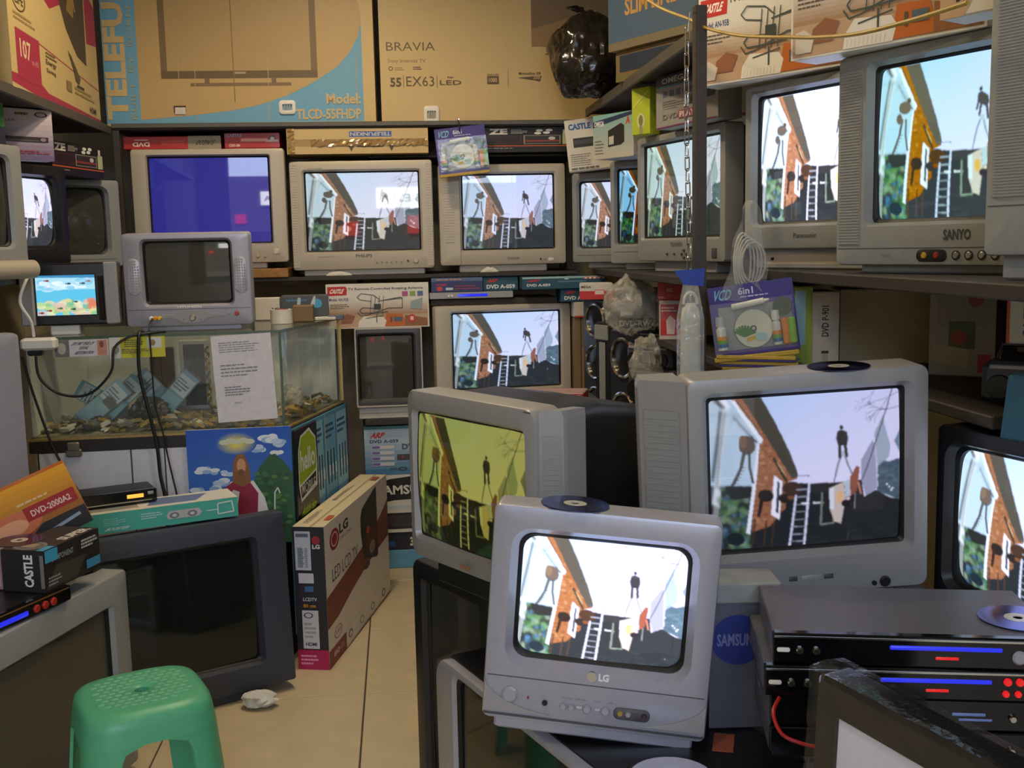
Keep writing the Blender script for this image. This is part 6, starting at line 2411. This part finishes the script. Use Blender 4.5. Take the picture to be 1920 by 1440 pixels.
for q in range(4):
    cc = math.pi / 4 + q * math.pi / 2
    rows_o, rows_i = [], []
    nz = 22
    for j in range(nz + 1):
        z_ = .383 * (1 - j / nz)
        fil = max(0, (z_ - .335) / .048)
        hw = .44 + .10 * (z_ / .385) + .24 * (1 - math.sqrt(max(0, 1 - fil * fil)))
        r_ = .1503 + (.186 - .1503) * (1 - z_ / .380)
        ro, ri = [], []
        for k in range(17):
            t = cc + hw * (k / 16 * 2 - 1)
            ro.append(se(r_, t) + (z_,))
            ri.append(se(r_ - .007, t) + (z_,))
        rows_o.append(ro)
        rows_i.append(ri)
    b = MB()
    L = [o + i[::-1] for o, i in zip(rows_o, rows_i)]
    b.loft(L, True, True)
    b.build('leg', STG, T, True)

# ------------------------------------------------------------------ front right: stacked sets
SM_YEL = screen_mat('lit_screen_yellow', (.84, .80, .15), .52, 1.05, .75)
SM_LILAC = screen_mat('lit_screen_soft', (.96, .95, 1.06), .92, 1.08, .88)
SM_RT = screen_mat('lit_screen_right', (.98, 1.03, 1.12), 1.5, .95, .95)

T = tv('black floor television under the yellow-tinted set', .092, 2.465, .03, -62, .36, .648, .42, (.05, .05, .06, .05), None, OFF, BLACK, BLACK, foot=.03, bulge=.01, r=.03)
# yellow tinted set
T = tv('silver television with a yellow-tinted picture and black rear', .133, 2.270, .735, -57.9, .47, .392, .50, (.032, .036, .050, .050), 'stand', SM_YEL, SILVER, BLACK, foot=.058, footw=.7, bulge=.016, sr=.01, rec=.014, r=.03, wings=(0, .05), wing_ang=52, front_bulge=.02, taper=.45)
patch(T, -.01, .018, .025, .026, plastic('copper_badge', S(150, 110, 90), .4), 'maker_badge', -.019, .001, .001)
seam(T, .384, -.225, .225, -.004)
# set under the small bright one
T = tv('silver framed floor television with a rounded corner and black housing', .199, 1.889, .02, -68, .80, .545, .36, (.095, .05, .06, .022), None, OFF_GREEN, SILVER_COOL, GLOSSBLACK, foot=.02, r=.055, sr=.02, bulge=.006, shoulder=.006, t=.022, rec=.008)
lowtv = T
b = MB()
b.rbox(-.375, .020, .500, .375, .36, .5455, .006)
b.build('flat_back_top', BLACK, T)

# small bright silver set in the foreground
T = tv('small silver television with an overbright picture in the foreground', .309, 1.761, .602, -14.3, .394, .390, .25, (.046, .046, .112, .050), 'stand', SM_WHITEHOT, SILVER_COOL, GREY, roll=4.8, tilt=-.8, foot=.028, footw=.9, bulge=.022, sr=.026, rec=.018, lip=.012, r=.012, glow_corner=.10)
lg = T
seam(T, .080, -.19, .19)
for sx in (-1, 1):
    b = MB()
    pts = [(sx * .194, .074), (sx * .194, .018), (sx * .075, .018)] + [(sx * (.075 + .119 * math.sin(t)), .018 + .056 * (1 - math.cos(t)) ** .8) for t in np.linspace(.25, math.pi / 2, 10)]
    if sx > 0:
        pts = pts[::-1]
    b.loft([[(p[0], .001, p[1]) for p in pts], [(p[0], -.003, p[1]) for p in pts]], True, True)
    b.build('corner_panel', SILVER, T)
button(T, -.148, .048, .015, SILVER_COOL, -.003)
button(T, -.085, .040, .005, BLACK)
button(T, -.115, .046, .002, plastic('red_led_dot', S(150, 40, 50), .3), -.003)
for x, r_ in ((-.052, .006), (-.038, .006), (-.010, .008), (.022, .008)):
    button(T, x, .038 , r_, SILVER_COOL)
for x in (-.024, .008):
    patch(T, x - .006, .035, x + .006, .041, SILVER_COOL, 'selector_bar', 0, .003, .002)
patch(T, .036, .026, .100, .048, DGREY, 'jack_panel', 0, .002, .010)
for x, cc in ((.048, (170, 140, 60)), (.062, (150, 150, 150)), (.090, (60, 30, 30))):
    button(T, x, .037, .005, plastic('lg_jack_%d' % cc[0], S(*cc), .4), -.003)
b = MB()
b.cyl((-.006, .001, .098), (-.006, -.003, .098), .009, .009, 20)
b.build('round_badge', CHROME, T)
label_text(T, 'LG', .006, .091, .024, .105, S(236, 236, 232), 0, bold=.05)
label_text(T, 'TV/AV  MENU     VOL      PR', -.056, .052, .035, .055, S(110, 110, 120), 0, 'small_lettering', 0)
b = MB()
b.box(-.194, -.0015, .008, .194, .001, .012)
b.build('lower_groove', DGREY, T)
p = at(lg, -.06, .045, .3915)
disc('shiny blue disc lying on the small bright television', p.x, p.y, p.z, 0, 4.8)

# large silver set with speaker wings
T = tv('large silver television with slanted speaker wing and a man on the picture', .797, 1.985, .748, -2.5, .478, .448, .42, (.041, .041, .088, .040), 'stand', SM_LILAC, SILVER, GREY, roll=-2.2, tilt=2.0, foot=.0, bulge=.016, sr=.008, rec=.02, lip=.012, r=.018, wings=(.105, 0), wing_ang=36, t=.10)
big = T
for x0, x1, mm in ((-.045, -.028, DGREY), (-.020, .020, GREY), (.026, .045, DGREY)):
    patch(T, x0, .030, x1, .040, mm, 'maker_badge', 0, .001, .001)
button(T, .128, .014, .005, BLACK)
button(T, .150, .016, .011, BLACK)
b = MB()
b.rbox(-.20, .02, -.006, .20, .36, .004, .002)
b.build('base_plate', GREY, T)
seam(T, .440, -.22, .22, .02)
p = at(big, .075, .045, .449)
disc('shiny dark disc lying on the large silver television', p.x, p.y, p.z, 2, -2.2)

T = slim_player('grey metal player with a side knob under the large silver television', .87, 1.895, .6725, -2, .36, .062, .38, GREY, face=GREY)
button(T, -.13, .032, .012, CHROME)
button(T, -.13, .032, .006, BLACK, -.006)


def f_sbox(a):
    a.rect(0, 0, 1, 1, S(150, 150, 158))
    a.lines_of_print(.05, .6, .5, .7, 3, S(90, 90, 100), .4)


carton('tv_carton', 'grey carton under the grey metal player', 'carton', .87, 1.91, 0, -2, .36, .672, .36, S(150, 150, 158), front=f_sbox)

carton('dvd_box', 'dark grey box with a blue oval badge beside the small bright television', 'box', .592, 1.80, .5665, -5, .115, .235, .09, S(92, 94, 108), front=lambda a: (a.oval(.45, .72, .42, .20, S(34, 52, 130), 30), a.text('SAMSUNG', .12, .67, .80, .77, S(120, 130, 180), bold=.03)))
T = thing('tuner_unit', 'grey metal tuner unit with a brass knob on the blue oval box', 'tuner', (.600, 1.797, .802), -5)
b = MB()
b.rbox(-.065, 0, 0, .065, .09, .040, .004)
b.build('tuner_case', GREY, T)
button(T, .045, .020, .007, plastic('brass_knob', S(150, 120, 60), .3, .8))
# curved dark set at the far right
T = tv('black television with a bright curved tube on the right below the shelf', 1.128, 1.790, .705, -75, .47, .372, .42, (.03, .035, .045, .038), 'stand', SM_RT, BLACK, BLACK, foot=.03, bulge=.03, sr=.03, rec=.02, glow_corner=.10)
b = MB()
b.rbox(1.12, 1.50, 0, 1.74, 2.12, .675, .006)
tag(b.build('wooden_crate', DARKWOOD), 'dark crate under the curved black television', 'crate')

# disc players in a stack
def big_player(label, x, y, z, yaw, lcol, knob):
    T = slim_player(label, x, y, z, yaw, .43, .052, .24, plastic('anthracite_metal', S(92, 92, 102), .42, .1, .05))
    b = MB()
    b.box(-.214, -.0014, .046, .214, .001, .0485)
    b.build('silver_trim', CHROME, T)
    patch(T, -.04, .0315, .125, .038, BLED, 'light_strip', 0, .002, .002)
    patch(T, .028, .017, .062, .0215, RLED, 'red_display', 0, .001, .001)
    for dx in (-.175, -.150):
        button(T, dx, .026, .006, CHROME)
        button(T, dx, .026, .0035, BLACK, -.006)
    patch(T, -.210, .023, -.190, .030, WHITE, 'power_button', 0, .003, .003)
    if knob:
        button(T, .150, .024, .011, SILVER_COOL, -.003)
        for k in range(2):
            patch(T, .172, .018 + .014 * k, .21, .026 + .014 * k, SILVER_COOL, 'function_key', 0, .003, .003)
    else:
        for k in range(3):
            button(T, .148 + .018 * k, .036, .006, RLED)
            button(T, .146 + .018 * k, .017, .005, RLED)
    return T


BX, BY = .772, 1.501
big_player('top black disc player with a round silver knob and blue strip in the stack', BX, BY, .789, -13.6, None, True)
big_player('second black disc player with red buttons and blue strip in the stack', BX - .012, BY + .004, .7365, -12.6, None, False)
T = slim_player('third black disc player without lit strip in the stack', BX + .0, BY + .01, .684, -12.6, .43, .052, .22, plastic('anthracite_metal', (0, 0, 0, 1)))
patch(T, .06, .028, .11, .033, plastic('pale_blue_print', S(120, 140, 200), .4), 'print_line', 0, .001, .001)
patch(T, .07, .020, .12, .024, plastic('pale_blue_print', S(120, 140, 200), .4), 'print_line', 0, .001, .001)
button(T, .15, .026, .006, CHROME)
T = slim_player('lowest black disc player in the stack', BX + .0, BY + .01, .6315, -12.6, .43, .052, .22, plastic('anthracite_metal', (0, 0, 0, 1)))
button(T, .15, .026, .006, CHROME)
carton('tv_carton', 'black carton under the stack of disc players', 'carton', .86, 1.52, 0, -12.6, .24, .631, .20, S(34, 34, 38))
p = (.965, 1.55, .8425)
disc('shiny blue disc lying on the stack of disc players', *p)

# wrapped flat panel in the near corner
T = thing('flat_panel', 'black framed flat panel wrapped in clear film in the near corner', 'television', (.618, 1.045, .517), -68, 3)
W2, H2 = .55, .36
b = MB()
L = [rr(-W2 / 2, 0, W2 / 2, H2, .012, 4, yy, 'xz') for yy in (.05, .006)] + [rr(-W2 / 2 + .006, .006, W2 / 2 - .006, H2 - .006, .01, 4, 0, 'xz'), rr(-W2 / 2 + .038, .05, W2 / 2 - .038, H2 - .045, .004, 4, .001, 'xz'), rr(-W2 / 2 + .04, .052, W2 / 2 - .04, H2 - .047, .004, 4, .008, 'xz')]
b.loft(L[::-1], False, True)
b.build('front_frame', GLOSSBLACK, T, True)
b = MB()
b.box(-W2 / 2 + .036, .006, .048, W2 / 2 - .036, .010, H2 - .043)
b.build('screen_reflection_sheet', plastic('painted_whitish_reflection', S(226, 224, 240), .3, 0, .1, 0, 4), T)  # the screen's whitish reflection is put into this sheet's colour
b = MB()
b.rbox(-.2, .05, .05, .2, .085, .3, .01)
b.build('rear_cover', BLACK, T)
b = MB()
rg = random.Random(8)
nx, nzz = 46, 26
G = [[(-W2 / 2 - .006 + (W2 + .012) * i / nx, -.004 - .006 * abs(noise.noise(Vector((i * .35, j * .3, 3)))) - .004 * abs(noise.noise(Vector((i * .12, j * .9, 9)))), (H2 + .008) * j / nzz) for i in range(nx + 1)] for j in range(nzz + 1)]
G.append([(p_[0], .02, H2 + .010 + .003 * noise.noise(Vector((p_[0] * 30, 0, 1)))) for p_ in G[-1]])
G.append([(p_[0], .055, H2 + .006) for p_ in G[-1]])
b.loft(G, closed=False)
b.build('clear_wrap', clear_mat('clear_wrap_film', (.7, .7, .74, 1), .015, .08, .15), T, True)
carton('tv_carton', 'black carton supporting the wrapped flat panel', 'carton', .60, 1.05, 0, -68, .48, .50, .14, S(30, 30, 34))

# saucer on the dark television top
T = thing('glass_saucer', 'pale glass saucer on the dark housing below the bright television', 'saucer', (.415, 1.610, .5665))
b = MB()
b.lathe([(0, .0), (.032, 0), (.05, .006), (.068, .016), (.070, .018), (.067, .0185), (.048, .009), (.03, .004), (0, .004)], 48)
b.build('saucer_dish', plastic('pale_glass', S(176, 178, 200), .12, 0, .05, coat=.5), T, True)
b = MB()
b.lathe([(.0, .0045), (.008, .0045), (.010, .008), (.0, .009)], 24)
b.build('centre_boss', plastic('pale_glass', (0, 0, 0, 1)), T, True)
b = MB()
b.box(-.018, -.035, 0, .018, .035, .001)
tag(b.build('paper_label', plastic('orange_label', S(170, 90, 66), .6), None, False, (.545, 1.75, .5665), (0, 0, R(-20))), 'small orange label stuck on the dark television top', 'label')

# leads between the front sets
cable('red lead looping out of the stack of disc players', [(.565, 1.53, .745), (.545, 1.50, .735), (.548, 1.47, .715), (.575, 1.455, .705), (.60, 1.45, .70)], .003, plastic('red_lead', S(170, 24, 24), .4))
# red box and bench behind the yellow set
b = MB()
b.rbox(.30, 3.30, 0, .66, 3.66, .933, .005)
tag(b.build('wooden_crate', DARKWOOD), 'dark crate behind the yellow-tinted television', 'crate')
carton('bulb_box', 'red printed box lying behind the yellow-tinted television', 'box', .476, 3.36, .934, -18, .20, .045, .12, S(180, 36, 40), top=S(160, 130, 120), front=lambda a: (a.rect(0, 0, .28, 1, S(150, 30, 34)), a.lines_of_print(.4, .15, .78, .8, 6, S(220, 120, 110), .3), [a.rect(.88, .12 + .2 * k, .96, .26 + .2 * k, S(226, 200, 190)) for k in range(4)]), left=lambda a: a.rect(.1, .1, .6, .6, S(200, 170, 160)))
